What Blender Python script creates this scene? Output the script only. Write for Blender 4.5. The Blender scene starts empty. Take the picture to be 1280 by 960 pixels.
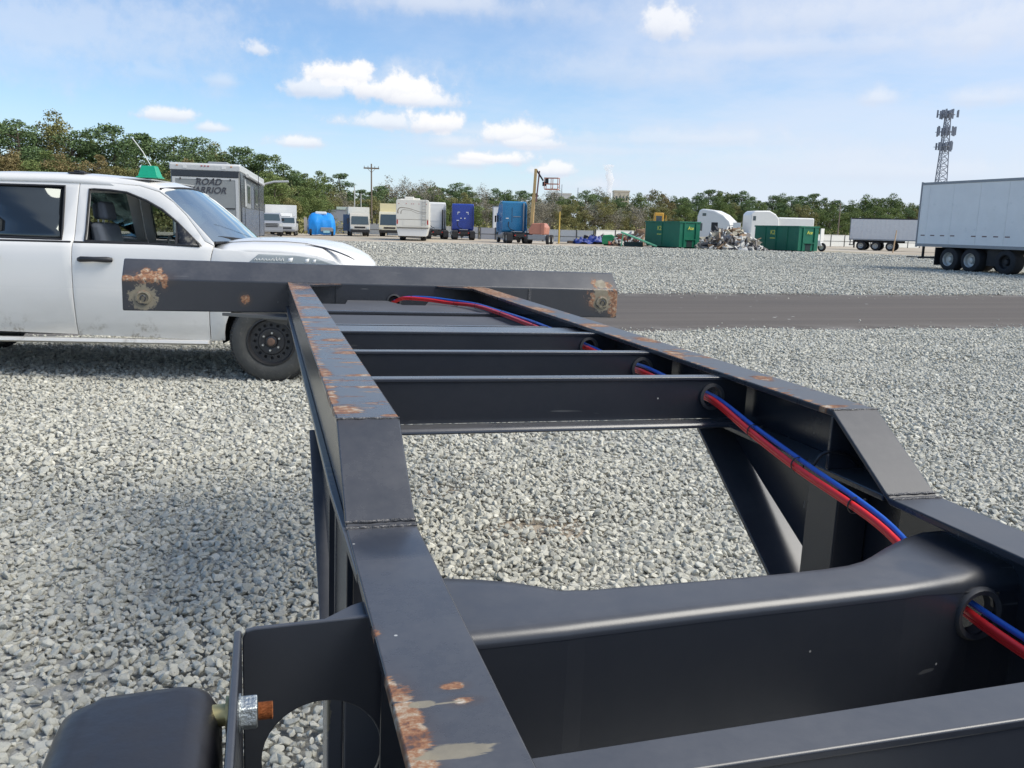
import bpy, bmesh, math, random
import numpy as np
from mathutils import Vector, Matrix, Quaternion
random.seed(7)
rng = np.random.default_rng(7)
SC = bpy.context.scene
COL = SC.collection
PI = math.pi

# ------------------------------------------------------------ camera, world, sun, exposure
FPX = 1073.3                                   # focal length in pixels of a 1280 px wide picture
def axes(yaw, pitch, roll):
    F = np.array([math.sin(yaw)*math.cos(pitch), math.cos(yaw)*math.cos(pitch), -math.sin(pitch)])
    R = np.array([math.cos(yaw), -math.sin(yaw), 0.0]); U = np.cross(R, F)
    return math.cos(roll)*R+math.sin(roll)*U, -math.sin(roll)*R+math.cos(roll)*U, F
WR, WU, WF = axes(.2836, .1802, .027)          # in the world
CR, CU, CF = axes(.2836, .178, .0438)          # the same camera seen from the (slightly tilted) chassis
EYE = Vector((0, 0, 1.5)); EYE_C = Vector((-.5903, 0, 1.5))
cam_d = bpy.data.cameras.new("camera"); cam = bpy.data.objects.new("camera", cam_d); COL.objects.link(cam)
cam_d.sensor_width = 36; cam_d.lens = FPX/1280*36; cam_d.clip_start = .02; cam_d.clip_end = 12000
m = Matrix((( WR[0], WU[0], -WF[0]), (WR[1], WU[1], -WF[1]), (WR[2], WU[2], -WF[2])))
cam.matrix_world = Matrix.Translation(EYE) @ m.to_4x4()
SC.camera = cam
SUN_EL = math.radians(49); SUN_AZ = math.radians(116)      # azimuth from +Y towards +X
sd = Vector((math.sin(SUN_AZ)*math.cos(SUN_EL), math.cos(SUN_AZ)*math.cos(SUN_EL), math.sin(SUN_EL)))
sun_d = bpy.data.lights.new("sun", 'SUN'); sun_d.energy = 2.1; sun_d.angle = math.radians(38); sun_d.color = (1, .95, .85)
sun = bpy.data.objects.new("sun", sun_d); COL.objects.link(sun); sun.rotation_euler = sd.to_track_quat('Z', 'Y').to_euler()
SC.view_settings.view_transform = 'Standard'; SC.view_settings.look = 'None'; SC.view_settings.gamma = 1
SC.view_settings.exposure = .84
SC.cycles.volume_bounces = 6; SC.cycles.transparent_max_bounces = 12

def ray(px, py):
    d = WF + WR*(px-640)/FPX - WU*(py-480)/FPX
    return Vector(d)
def ground(px, row, z=0.0):
    d = ray(px, row); t = (z-1.5)/d.z; p = EYE+d*t; return Vector((p.x, p.y, z))

class NB:
    """small node builder"""
    def __init__(s, tree): s.t = tree; s.n = tree.nodes; s.l = tree.links
    def node(s, typ, **kw):
        n = s.n.new(typ)
        for k, v in kw.items(): setattr(n, k, v)
        return n
    def put(s, sock, v):
        if isinstance(v, bpy.types.NodeSocket): s.l.new(v, sock)
        elif isinstance(v, (tuple, list)) and len(v) == 3 and sock.type == 'RGBA': sock.default_value = (*v, 1)
        else: sock.default_value = v
    def m(s, op, a, b=0.0, c=None, clamp=False):
        n = s.node('ShaderNodeMath', operation=op, use_clamp=clamp); s.put(n.inputs[0], a); s.put(n.inputs[1], b)
        if c is not None: s.put(n.inputs[2], c)
        return n.outputs[0]
    def vm(s, op, a, b=None, out=0, scale=None):
        n = s.node('ShaderNodeVectorMath', operation=op); s.put(n.inputs[0], a)
        if b is not None: s.put(n.inputs[1], b)
        if scale is not None: s.put(n.inputs['Scale'], scale)
        return n.outputs[out]
    def mix(s, f, a, b):
        n = s.node('ShaderNodeMix', data_type='RGBA'); s.put(n.inputs[0], f); s.put(n.inputs[6], a); s.put(n.inputs[7], b); return n.outputs[2]
    def ss(s, v, lo, hi, a=0.0, b=1.0):
        n = s.node('ShaderNodeMapRange', interpolation_type='SMOOTHSTEP'); s.put(n.inputs[0], v)
        for i, x in enumerate((lo, hi, a, b)): s.put(n.inputs[i+1], x)
        return n.outputs[0]
    def noise(s, vec, scale, detail=3, rough=.55, out=0, dist=0):
        n = s.node('ShaderNodeTexNoise'); s.put(n.inputs['Vector'], vec); n.inputs['Scale'].default_value = scale
        n.inputs['Detail'].default_value = detail; n.inputs['Roughness'].default_value = rough; n.inputs['Distortion'].default_value = dist
        return n.outputs[out]
    def voro(s, vec, scale, feature='F1', out='Distance', rnd=1):
        n = s.node('ShaderNodeTexVoronoi', feature=feature); s.put(n.inputs['Vector'], vec); n.inputs['Scale'].default_value = scale
        n.inputs['Randomness'].default_value = rnd
        return n.outputs[out]
    def ramp(s, f, stops):
        n = s.node('ShaderNodeValToRGB'); s.put(n.inputs[0], f); e = n.color_ramp.elements
        while len(e) < len(stops): e.new(.5)
        for el, (p, c) in zip(e, stops): el.position = p; el.color = (*c, 1)
        return n.outputs[0]
    def obj(s): return s.node('ShaderNodeTexCoord').outputs['Object']
    def scale(s, v, k):
        return s.vm('MULTIPLY', v, k)
    def blob(s, vec, c, r, warp=None, amt=.5, soft=.25):
        """soft-edged ellipsoidal patch of wear, edge broken by noise"""
        d = s.vm('SUBTRACT', vec, c); d = s.vm('MULTIPLY', d, tuple(1/x for x in r)); d = s.vm('LENGTH', d, out=1)
        if warp is not None: d = s.m('ADD', d, s.m('MULTIPLY', s.m('SUBTRACT', warp, .5), amt*2))
        return s.ss(d, 1+soft, 1-soft)

world = bpy.data.worlds.new("World"); SC.world = world; world.use_nodes = True
nb = NB(world.node_tree); nb.n.clear()
sky = nb.node('ShaderNodeTexSky', sky_type='NISHITA', sun_disc=False)
sky.sun_elevation = SUN_EL; sky.sun_rotation = SUN_AZ; sky.air_density = 1.0; sky.dust_density = .35; sky.ozone_density = 2.6
dirv = nb.node('ShaderNodeTexCoord').outputs['Generated']
dz = nb.node('ShaderNodeSeparateXYZ'); nb.l.new(dirv, dz.inputs[0])
zc = nb.m('MAXIMUM', dz.outputs[2], 0.0)
# high thin veil on a flat layer
inv = nb.m('DIVIDE', 1.0, nb.m('ADD', zc, .10))
flat = nb.node('ShaderNodeCombineXYZ')
nb.l.new(nb.m('MULTIPLY', dz.outputs[0], inv), flat.inputs[0]); nb.l.new(nb.m('MULTIPLY', dz.outputs[1], inv), flat.inputs[1])
fl = flat.outputs[0]
n1 = nb.noise(nb.scale(fl, (.35, .55, 1)), 1.0, 7, .6, dist=.4)
n2 = nb.noise(nb.scale(fl, (.9, .35, 1)), 1.6, 6, .62)
side = nb.vm('DOT_PRODUCT', dirv, tuple(float(x) for x in WR), out=1)
cover = nb.ss(side, -.55, .6, -.05, .30)
veil = nb.ss(nb.m('ADD', nb.m('ADD', nb.m('MULTIPLY', n1, .7), nb.m('MULTIPLY', n2, .3)), cover), .47, .80)
veil = nb.m('MULTIPLY', veil, .70)
low = nb.ss(zc, .0, .17, .55, .0)
wn = nb.noise(dirv, 26, 5, .62); wn2 = nb.noise(dirv, 60, 4, .6)
warp = nb.m('ADD', nb.m('MULTIPLY', wn, .7), nb.m('MULTIPLY', wn2, .3))
mask = None; shade = None
CLOUDS = [(455,88,22,10,1.),(515,118,40,16,1.),(470,100,70,16,.55),(600,165,60,9,.45),(660,180,30,8,.8),(520,150,30,9,.6),(640,12,120,16,.35),(1100,20,150,22,.45),(437,98,44,15,1.),(490,113,62,18,1.),(535,126,34,12,.9),(400,112,40,11,.8),(545,156,36,15,1.),(480,154,44,9,.8),(635,170,44,13,.95),(570,178,30,9,.6),
          (612,199,40,9,1.),(580,204,36,6,.7),(326,61,17,11,.75),(206,144,26,8,.85),(268,160,14,6,.75),(368,178,24,8,.85),(279,101,17,8,.5),(190,90,30,10,.35),
          (837,33,27,19,.85),(1100,123,17,8,.6),(1232,122,30,9,.5),(688,214,22,9,.9),(745,232,30,8,.45),(1225,35,60,25,.5),(90,45,150,45,.45),(550,4,95,15,.6),(40,75,60,16,.3),
          (850,175,110,10,.45),(780,190,120,6,.3),(1000,205,200,16,.35),(1000,60,160,10,.4),(760,90,90,16,.35),(1150,215,140,14,.4)]
for px, py, rx, ry, st in CLOUDS:
    rx *= 1.15; ry *= 1.2
    c = ray(px, py).normalized(); r = Vector((c.y, -c.x, 0)).normalized(); u = r.cross(c).normalized()
    if u.z < 0: u = -u
    a = nb.vm('DOT_PRODUCT', dirv, tuple(r*(FPX/rx)), out=1); b = nb.vm('DOT_PRODUCT', dirv, tuple(u*(FPX/ry)), out=1)
    b = nb.m('SUBTRACT', b, 0.0)
    # flatter base: below the centre the cloud ends sooner
    b = nb.m('MULTIPLY', b, nb.ss(b, -.4, .1, 1.5, 1.0))
    front = nb.vm('DOT_PRODUCT', dirv, tuple(c), out=1)
    d = nb.m('SQRT', nb.m('ADD', nb.m('MULTIPLY', a, a), nb.m('MULTIPLY', b, b)))
    d = nb.m('ADD', d, nb.m('MULTIPLY', nb.m('SUBTRACT', warp, .5), 3.6))
    soft = .42 if st > .7 else .9
    k = nb.m('MULTIPLY', nb.ss(d, 1+soft, 1-soft), nb.m('MULTIPLY', st, nb.ss(front, .3, .5)))
    sh = nb.m('MULTIPLY', k, nb.ss(nb.m('ADD', b, nb.m('MULTIPLY', nb.m('SUBTRACT', warp, .5), 1.5)), -.9, .5))
    mask = k if mask is None else nb.m('MAXIMUM', mask, k); shade = sh if shade is None else nb.m('MAXIMUM', shade, sh)
skyc = nb.scale(sky.outputs[0], (.80, .90, 1.0))
base = nb.mix(low, skyc, (4.3, 4.9, 5.8))
base = nb.mix(veil, base, (4.5, 4.9, 5.75))
ccol = nb.mix(shade, (4.3, 4.6, 5.3), (6.1, 6.1, 6.15))
base = nb.mix(mask, base, ccol)
bg = nb.node('ShaderNodeBackground'); nb.l.new(base, bg.inputs[0]); bg.inputs[1].default_value = .094
wo = nb.node('ShaderNodeOutputWorld'); nb.l.new(bg.outputs[0], wo.inputs[0])

# ------------------------------------------------------------ helpers
def tag(o, label=None, cat=None, group=None, kind=None):
    if label: o['label'] = label
    if cat: o['category'] = cat
    if group: o['group'] = group
    if kind: o['kind'] = kind
    return o
def empty(name, loc=(0, 0, 0), rz=0.0, label=None, cat=None, group=None):
    o = bpy.data.objects.new(name, None); COL.objects.link(o); o.location = loc; o.rotation_euler = (0, 0, rz)
    o.empty_display_size = .3
    return tag(o, label, cat, group)
def copy_tree(o, parent=None):
    c = o.copy(); COL.objects.link(c)
    if parent is not None: c.parent = parent
    for ch in [x for x in o.children]: copy_tree(ch, c)
    return c
class MB:
    def __init__(s): s.v = []; s.f = []; s.mi = []
    def add(s, vs, fs, mi=0):
        b = len(s.v); s.v += [tuple(x) for x in vs]; s.f += [tuple(b+i for i in f) for f in fs]; s.mi += [mi]*len(fs); return s
    def box(s, x0, x1, y0, y1, z0, z1, mi=0):
        if x0 > x1: x0, x1 = x1, x0
        if y0 > y1: y0, y1 = y1, y0
        if z0 > z1: z0, z1 = z1, z0
        return s.add([(x, y, z) for x in (x0, x1) for y in (y0, y1) for z in (z0, z1)],
              [(0,1,3,2),(4,6,7,5),(0,4,5,1),(2,3,7,6),(0,2,6,4),(1,5,7,3)], mi)
    def bar(s, p0, p1, w, h, mi=0, up=(0, 0, 1)):
        p0, p1 = Vector(p0), Vector(p1); d = (p1-p0).normalized(); r = d.cross(Vector(up))
        if r.length < 1e-4: r = d.cross(Vector((0, 1, 0)))
        r.normalize(); u = r.cross(d); vs = []
        for p in (p0, p1):
            for a, b in ((-1,-1),(1,-1),(1,1),(-1,1)): vs.append(p+r*a*w/2+u*b*h/2)
        return s.add(vs, [(0,1,2,3),(7,6,5,4),(0,4,5,1),(1,5,6,2),(2,6,7,3),(3,7,4,0)], mi)
    def prism(s, poly, axis, a, b, mi=0):
        def P(p, t):
            return {'x': (t, p[0], p[1]), 'y': (p[0], t, p[1]), 'z': (p[0], p[1], t)}[axis]
        n = len(poly); vs = [P(p, a) for p in poly]+[P(p, b) for p in poly]
        fs = [tuple(range(n)), tuple(range(2*n-1, n-1, -1))]+[(i, n+i, n+(i+1) % n, (i+1) % n) for i in range(n)]
        return s.add(vs, fs, mi)
    def cyl(s, p0, p1, r0, r1=None, n=12, mi=0, caps=True):
        r1 = r0 if r1 is None else r1; p0, p1 = Vector(p0), Vector(p1); d = (p1-p0).normalized()
        a = d.orthogonal().normalized(); b = d.cross(a); vs = []
        for p, r in ((p0, r0), (p1, r1)):
            for i in range(n): t = 2*PI*i/n; vs.append(p+a*math.cos(t)*r+b*math.sin(t)*r)
        fs = [(i, (i+1) % n, n+(i+1) % n, n+i) for i in range(n)]
        if caps: fs += [tuple(range(n-1, -1, -1)), tuple(range(n, 2*n))]
        return s.add(vs, fs, mi)
    def tube(s, path, r, n=8, mi=0):
        path = [Vector(p) for p in path]; vs = []; fs = []; k = len(path); up = None
        for i, p in enumerate(path):
            d = (path[min(i+1, k-1)]-path[max(i-1, 0)]).normalized()
            if up is None: up = d.orthogonal().normalized()
            up = (up-d*up.dot(d)).normalized(); b = d.cross(up); rr = r[i] if isinstance(r, (list, tuple)) else r
            for j in range(n): t = 2*PI*j/n; vs.append(p+up*math.cos(t)*rr+b*math.sin(t)*rr)
        for i in range(k-1):
            for j in range(n): fs.append((i*n+j, i*n+(j+1) % n, (i+1)*n+(j+1) % n, (i+1)*n+j))
        fs += [tuple(range(n-1, -1, -1)), tuple(range((k-1)*n, k*n))]
        return s.add(vs, fs, mi)
    def lathe(s, prof, c, axis='x', n=32, mi=0, close=False):
        """prof: (radius, position along axis)"""
        c = Vector(c); vs = []; fs = []; k = len(prof)
        for r, h in prof:
            for j in range(n):
                t = 2*PI*j/n; a, b = math.cos(t)*r, math.sin(t)*r
                vs.append(c+Vector({'x': (h, a, b), 'y': (a, h, b), 'z': (a, b, h)}[axis]))
        for i in range(k-1 if not close else k):
            i2 = (i+1) % k
            for j in range(n): fs.append((i*n+j, i*n+(j+1) % n, i2*n+(j+1) % n, i2*n+j))
        return s.add(vs, fs, mi)
    def hexa(s, vs, mi=0):
        return s.add(vs, [(0,1,2,3),(7,6,5,4),(0,4,5,1),(1,5,6,2),(2,6,7,3),(3,7,4,0)], mi)
    def build(s, name, mats, parent=None, smooth=None, bevel=0, seg=2, recalc=True, **kw):
        me = bpy.data.meshes.new(name); me.from_pydata(s.v, [], s.f); me.validate()
        if not isinstance(mats, (list, tuple)): mats = [mats]
        for x in mats: me.materials.append(x)
        if len(mats) > 1 and len(me.polygons) == len(s.mi): me.polygons.foreach_set('material_index', s.mi)
        if recalc:
            bm = bmesh.new(); bm.from_mesh(me); bmesh.ops.recalc_face_normals(bm, faces=bm.faces); bm.to_mesh(me); bm.free()
        return link(name, me, parent, smooth, bevel, seg, **kw)
def link(name, me, parent=None, smooth=None, bevel=0, seg=2, label=None, cat=None, group=None, kind=None):
    if smooth is not None:
        me.polygons.foreach_set('use_smooth', [True]*len(me.polygons)); me.set_sharp_from_angle(angle=math.radians(smooth))
    me.update()
    o = bpy.data.objects.new(name, me); COL.objects.link(o)
    if parent is not None: o.parent = parent
    if bevel:
        b = o.modifiers.new('bevel', 'BEVEL'); b.width = bevel; b.segments = seg; b.limit_method = 'ANGLE'; b.angle_limit = math.radians(35)
        if smooth is None:
            me.polygons.foreach_set('use_smooth', [True]*len(me.polygons)); me.set_sharp_from_angle(angle=math.radians(25))
            b.harden_normals = True
    return tag(o, label, cat, group, kind)
def circle(cx, cy, r, n=24, a0=0, a1=2*PI, full=True):
    return [(cx+math.cos(a0+(a1-a0)*i/(n if full else n-1))*r, cy+math.sin(a0+(a1-a0)*i/(n if full else n-1))*r) for i in range(n)]
def panel(name, outer, holes, mapf, mats, parent, cutu=(), cutv=(), thick=.01, bevel=0, smooth=40, dirflip=False, **kw):
    """flat sheet with holes, cut along lines, bent by mapf(u, v), given thickness"""
    bm = bmesh.new(); edges = []
    for lp in [outer]+list(holes):
        vs = [bm.verts.new((p[0], p[1], 0)) for p in lp]
        edges += [bm.edges.new((vs[i], vs[(i+1) % len(vs)])) for i in range(len(vs))]
    bmesh.ops.triangle_fill(bm, edges=edges, use_beauty=True)
    for i, cuts in ((0, cutu), (1, cutv)):
        for c in cuts:
            co = [0, 0, 0]; no = [0, 0, 0]; co[i] = c; no[i] = 1
            bmesh.ops.bisect_plane(bm, geom=bm.verts[:]+bm.edges[:]+bm.faces[:], plane_co=co, plane_no=no, dist=1e-5)
    bmesh.ops.recalc_face_normals(bm, faces=bm.faces)
    if bm.faces and sum(f.normal.z for f in bm.faces) < 0: bmesh.ops.reverse_faces(bm, faces=bm.faces)
    for v in bm.verts: v.co = mapf(v.co.x, v.co.y)
    bm.normal_update()
    if dirflip: bmesh.ops.reverse_faces(bm, faces=bm.faces)
    me = bpy.data.meshes.new(name); bm.to_mesh(me); bm.free()
    for x in (mats if isinstance(mats, (list, tuple)) else [mats]): me.materials.append(x)
    o = link(name, me, parent, smooth, 0, **kw)
    sm = o.modifiers.new('thickness', 'SOLIDIFY'); sm.thickness = thick; sm.offset = -1
    if bevel:
        b = o.modifiers.new('bevel', 'BEVEL'); b.width = bevel; b.segments = 2; b.limit_method = 'ANGLE'; b.angle_limit = math.radians(50)
    return o
def text_mesh(name, body, size, mat, parent, loc, rot, shear=0.0, extrude=.004, **kw):
    cu = bpy.data.curves.new(name, 'FONT'); cu.body = body; cu.size = size; cu.shear = shear; cu.extrude = extrude
    cu.align_x = 'CENTER'; cu.align_y = 'CENTER'
    if kw.pop('bold', False): cu.offset = size*.012
    cu.space_line = .8
    t = bpy.data.objects.new('tmp', cu); COL.objects.link(t)
    bpy.context.view_layer.update()
    me = bpy.data.meshes.new_from_object(t.evaluated_get(bpy.context.evaluated_depsgraph_get()))
    bpy.data.objects.remove(t); me.name = name; me.materials.clear(); me.materials.append(mat)
    o = link(name, me, parent, **kw); o.location = loc; o.rotation_euler = rot
    return o

# ------------------------------------------------------------ materials
MATS = {}
def pmat(name, col, rough=.5, metal=0.0, var=.12, vscale=3.0, bump=0.0, bscale=40, coat=0.0, spec=.5, emit=None, dirt=0.0, dirtcol=(.18,.15,.11), trans=0.0, alpha=1.0):
    if name in MATS: return MATS[name]
    mt = bpy.data.materials.new(name); mt.use_nodes = True; MATS[name] = mt
    b = NB(mt.node_tree); bs = mt.node_tree.nodes['Principled BSDF']; co = b.obj()
    n = b.noise(co, vscale, 4, .6)
    lo = tuple(max(0, c*(1-var)) for c in col); hi = tuple(min(1, c*(1+var)) for c in col)
    c = b.mix(n, lo, hi)
    if dirt:
        d = b.noise(co, vscale*2.3, 6, .7); d = b.ss(d, .62-.25*dirt, .80-.2*dirt); d = b.m('MULTIPLY', d, min(1, dirt+.2)); c = b.mix(d, c, dirtcol)
    b.l.new(c, bs.inputs['Base Color']); bs.inputs['Metallic'].default_value = metal
    b.l.new(b.ss(b.noise(co, vscale*4, 3), .3, .7, max(.02, rough-.07), min(1, rough+.08)), bs.inputs['Roughness'])
    bs.inputs['Coat Weight'].default_value = coat; bs.inputs['Specular IOR Level'].default_value = spec
    if trans: bs.inputs['Transmission Weight'].default_value = trans
    if bump:
        bn = b.node('ShaderNodeBump'); bn.inputs['Strength'].default_value = bump; bn.inputs['Distance'].default_value = .01
        b.l.new(b.noise(co, bscale, 4, .6), bn.inputs['Height']); b.l.new(bn.outputs[0], bs.inputs['Normal'])
    return mt
def glass(name, tint=(.55,.66,.66), dark=.5, rough=.03, extra=.03):
    """thin window pane: part see-through, part mirror"""
    if name in MATS: return MATS[name]
    mt = bpy.data.materials.new(name); mt.use_nodes = True; MATS[name] = mt
    b = NB(mt.node_tree); b.n.clear()
    tr = b.node('ShaderNodeBsdfTransparent'); tr.inputs[0].default_value = (*tint, 1)
    gl = b.node('ShaderNodeBsdfGlossy'); gl.inputs['Roughness'].default_value = rough; gl.inputs[0].default_value = (.88, .95, .93, 1)
    dk = b.node('ShaderNodeBsdfDiffuse'); dk.inputs[0].default_value = (.02, .025, .03, 1)
    fr = b.node('ShaderNodeFresnel'); fr.inputs[0].default_value = 1.6
    m1 = b.node('ShaderNodeMixShader'); m1.inputs[0].default_value = dark; b.l.new(tr.outputs[0], m1.inputs[1]); b.l.new(dk.outputs[0], m1.inputs[2])
    m2 = b.node('ShaderNodeMixShader'); b.l.new(b.m('ADD', fr.outputs[0], extra, clamp=True), m2.inputs[0]); b.l.new(m1.outputs[0], m2.inputs[1]); b.l.new(gl.outputs[0], m2.inputs[2])
    o = b.node('ShaderNodeOutputMaterial'); b.l.new(m2.outputs[0], o.inputs[0]); return mt

RUST_A = (.36, .105, .028); RUST_B = (.16, .055, .025); TAN = (.44, .33, .19)
def black_paint(name, rust=(), bare=(), edge_wear=None, base=(.019, .023, .032), rough=.24, spec=.75, dark_patches=(), streak=False):
    """semi-gloss black chassis paint with dust, rust blobs (centre, radii) and worn steel patches"""
    mt = bpy.data.materials.new(name); mt.use_nodes = True
    b = NB(mt.node_tree); bs = mt.node_tree.nodes['Principled BSDF']; co = b.obj()
    big = b.noise(co, 4, 5, .6); fine = b.noise(co, 60, 4, .7); grit = b.noise(co, 420, 2, .6)
    dust = b.m('MULTIPLY', b.ss(big, .35, .7, .55, 1.0), b.ss(fine, .2, .8, .7, 1.0))
    geo = b.node('ShaderNodeNewGeometry'); nz = b.node('ShaderNodeSeparateXYZ'); b.l.new(geo.outputs['Normal'], nz.inputs[0])
    flatness = b.ss(nz.outputs[2], .3, .95)                       # dust lies on upward faces
    dust = b.m('MULTIPLY', dust, b.m('ADD', .14, b.m('MULTIPLY', flatness, .80)))
    for c, r in dark_patches: dust = b.m('MULTIPLY', dust, b.m('SUBTRACT', 1.0, b.m('MULTIPLY', b.blob(co, c, r, big, .9, .35), .75)))  # soft patches left darker than the paint around them
    col = b.mix(dust, base, (.105, .103, .104))
    rg = b.m('ADD', rough, b.m('MULTIPLY', dust, .16))
    sc = b.noise(b.vm('ADD', b.scale(co, (5, 85, 45)), b.vm('SCALE', b.node('ShaderNodeTexNoise').outputs['Color'], scale=.6)), 1, 2, .5)
    scr = b.m('MULTIPLY', b.ss(sc, .715, .735), b.m('MULTIPLY', b.ss(b.noise(co, 3, 2), .5, .6), .35)); col = b.mix(scr, col, (.26, .26, .25))
    # small pale chips
    vd = b.voro(co, 22, out='Distance'); chip = b.m('MULTIPLY', b.ss(vd, .05, .03), b.ss(b.noise(co, 9, 2), .6, .66))
    col = b.mix(chip, col, (.45, .45, .42))
    warp = b.noise(b.scale(co, (1, 1, 1)), 55, 6, .72)
    if streak: warp = b.noise(b.scale(co, (10, 70, 10)), 1, 6, .75, dist=.4)
    rustm = b.m('MULTIPLY', 0.0, 0.0); halo = b.m('MULTIPLY', 0.0, 0.0)
    for c, r in rust: halo = b.m('MAXIMUM', halo, b.blob(co, c, tuple(x*1.45 for x in r), big, .7, .5))
    for c, r in rust: rustm = b.m('MAXIMUM', rustm, b.blob(co, c, r, warp, 1.5, .16))
    if edge_wear:
        # scraped cross-wise by containers: streaks long in x, short in y; strength by zone function
        (y0, y1, xe, amount) = edge_wear
        sp = b.node('ShaderNodeSeparateXYZ'); b.l.new(co, sp.inputs[0])
        st = b.noise(b.scale(co, (9, 42, 9)), 1, 6, .68, dist=.3); st2 = b.noise(b.scale(co, (3, 9, 3)), 1, 3, .5)
        zone = b.m('MULTIPLY', b.ss(sp.outputs[1], y0, y0+.05), b.ss(sp.outputs[1], y1+.05, y1))
        edge = b.ss(b.m('ABSOLUTE', b.m('SUBTRACT', sp.outputs[0], xe)), .03, .0, .0, .10)
        far = b.ss(sp.outputs[1], 2.6, 4.2, 0, .05)
        s_ = b.m('ADD', b.m('ADD', b.m('MULTIPLY', st, .7), b.m('MULTIPLY', st2, .3)), b.m('ADD', edge, far))
        s_ = b.m('MULTIPLY', b.ss(s_, .545-amount, .59-amount), b.m('MULTIPLY', zone, b.ss(nz.outputs[2], .5, .9)))
        rustm = b.m('MAXIMUM', rustm, s_)
    col = b.mix(b.m('MULTIPLY', halo, .45), col, (.075, .052, .038))
    rc = b.ramp(b.m('ADD', b.m('MULTIPLY', fine, .6), b.m('MULTIPLY', warp, .4)), [(.36, (.07, .035, .022)), (.44, (.19, .075, .032)), (.50, (.29, .135, .06)), (.56, (.36, .26, .17)), (.63, (.55, .49, .41))])
    rustm = b.m('MULTIPLY', rustm, b.ss(fine, .30, .48, .35, 1)); col = b.mix(rustm, col, rc); rg = b.m('ADD', rg, b.m('MULTIPLY', rustm, .4), clamp=True)
    for c, r in bare:
        k = b.blob(co, c, r, warp, .9, .10); col = b.mix(k, col, b.mix(fine, (.17, .145, .10), (.31, .27, .19))); rg = b.m('ADD', rg, b.m('MULTIPLY', k, .1))
    b.l.new(col, bs.inputs['Base Color']); b.l.new(rg, bs.inputs['Roughness'])
    bs.inputs['Specular IOR Level'].default_value = spec
    h = b.m('ADD', b.m('MULTIPLY', fine, .15), b.m('ADD', b.m('MULTIPLY', rustm, b.m('MULTIPLY', warp, 1.2)), b.m('MULTIPLY', grit, .07)))
    bn = b.node('ShaderNodeBump'); bn.inputs['Strength'].default_value = .16; bn.inputs['Distance'].default_value = .003
    b.l.new(h, bn.inputs['Height']); b.l.new(bn.outputs[0], bs.inputs['Normal'])
    return mt
# ------------------------------------------------------------ ground, gravel, road
def gravel_mat():
    mt = bpy.data.materials.new('crushed_granite'); mt.use_nodes = True
    b = NB(mt.node_tree); bs = mt.node_tree.nodes['Principled BSDF']; co = b.obj()
    v1 = b.voro(co, 26, out='Color'); s1 = b.node('ShaderNodeSeparateXYZ'); b.l.new(v1, s1.inputs[0])
    v2 = b.voro(co, 11, out='Color'); s2 = b.node('ShaderNodeSeparateXYZ'); b.l.new(v2, s2.inputs[0])
    d1 = b.voro(co, 26, out='Distance')
    n = b.noise(co, .35, 5, .6); n2 = b.noise(co, 3, 4, .6)
    v3 = b.voro(co, 4.5, out='Color'); s3 = b.node('ShaderNodeSeparateXYZ'); b.l.new(v3, s3.inputs[0])
    k = b.m('ADD', b.m('MULTIPLY', s1.outputs[0], .30), b.m('ADD', b.m('MULTIPLY', s2.outputs[0], .40), b.m('MULTIPLY', s3.outputs[0], .30)))
    k = b.m('ADD', b.m('MULTIPLY', b.m('SUBTRACT', k, .5), 1.7), .56)
    col = b.ramp(k, [(.12, (.20, .20, .185)), (.30, (.36, .36, .335)), (.55, (.53, .525, .48)), (.85, (.72, .71, .66))])
    col = b.mix(b.ss(d1, .25, .6), col, (.10, .10, .10))
    col = b.mix(b.m('MULTIPLY', b.ss(s1.outputs[1], .93, .97), .7), col, (.42, .33, .25))
    col = b.mix(b.ss(b.m('ADD', b.m('MULTIPLY', n, .6), b.m('MULTIPLY', n2, .4)), .5, .8, 0, .35), col, (.34, .335, .30))
    col = b.vm('MULTIPLY', col, (1.04, 1.015, .955))
    b.l.new(col, bs.inputs['Base Color']); bs.inputs['Roughness'].default_value = .85; bs.inputs['Specular IOR Level'].default_value = .25
    bn = b.node('ShaderNodeBump'); bn.inputs['Strength'].default_value = .9; bn.inputs['Distance'].default_value = .03
    h = b.m('ADD', b.m('MULTIPLY', d1, -1.0), b.m('MULTIPLY', s1.outputs[2], .5)); b.l.new(h, bn.inputs['Height']); b.l.new(bn.outputs[0], bs.inputs['Normal'])
    return mt
def sheet(name, poly, z, mat, cut=None, disp=None):
    bm = bmesh.new(); bm.faces.new([bm.verts.new((x, y, z)) for x, y in poly])
    me = bpy.data.meshes.new(name); bm.to_mesh(me); bm.free(); me.materials.append(mat)
    o = bpy.data.objects.new(name, me); COL.objects.link(o); o['kind'] = 'structure'; return o
def sand_mat():
    mt = bpy.data.materials.new('sandy_soil'); mt.use_nodes = True
    b = NB(mt.node_tree); bs = mt.node_tree.nodes['Principled BSDF']; co = b.obj()
    n = b.noise(co, .12, 6, .6); n2 = b.noise(co, 2.5, 5, .65)
    c = b.mix(b.ss(n, .35, .65), (.40, .33, .24), (.52, .46, .37)); c = b.mix(b.ss(n2, .55, .8, 0, .6), c, (.26, .22, .16))
    gr = b.ss(b.noise(co, .06, 4), .58, .68); 
    b.l.new(b.mix(b.m('MULTIPLY', gr, .6), c, (.16, .16, .08)), bs.inputs['Base Color']); bs.inputs['Roughness'].default_value = .95
    return mt
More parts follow.
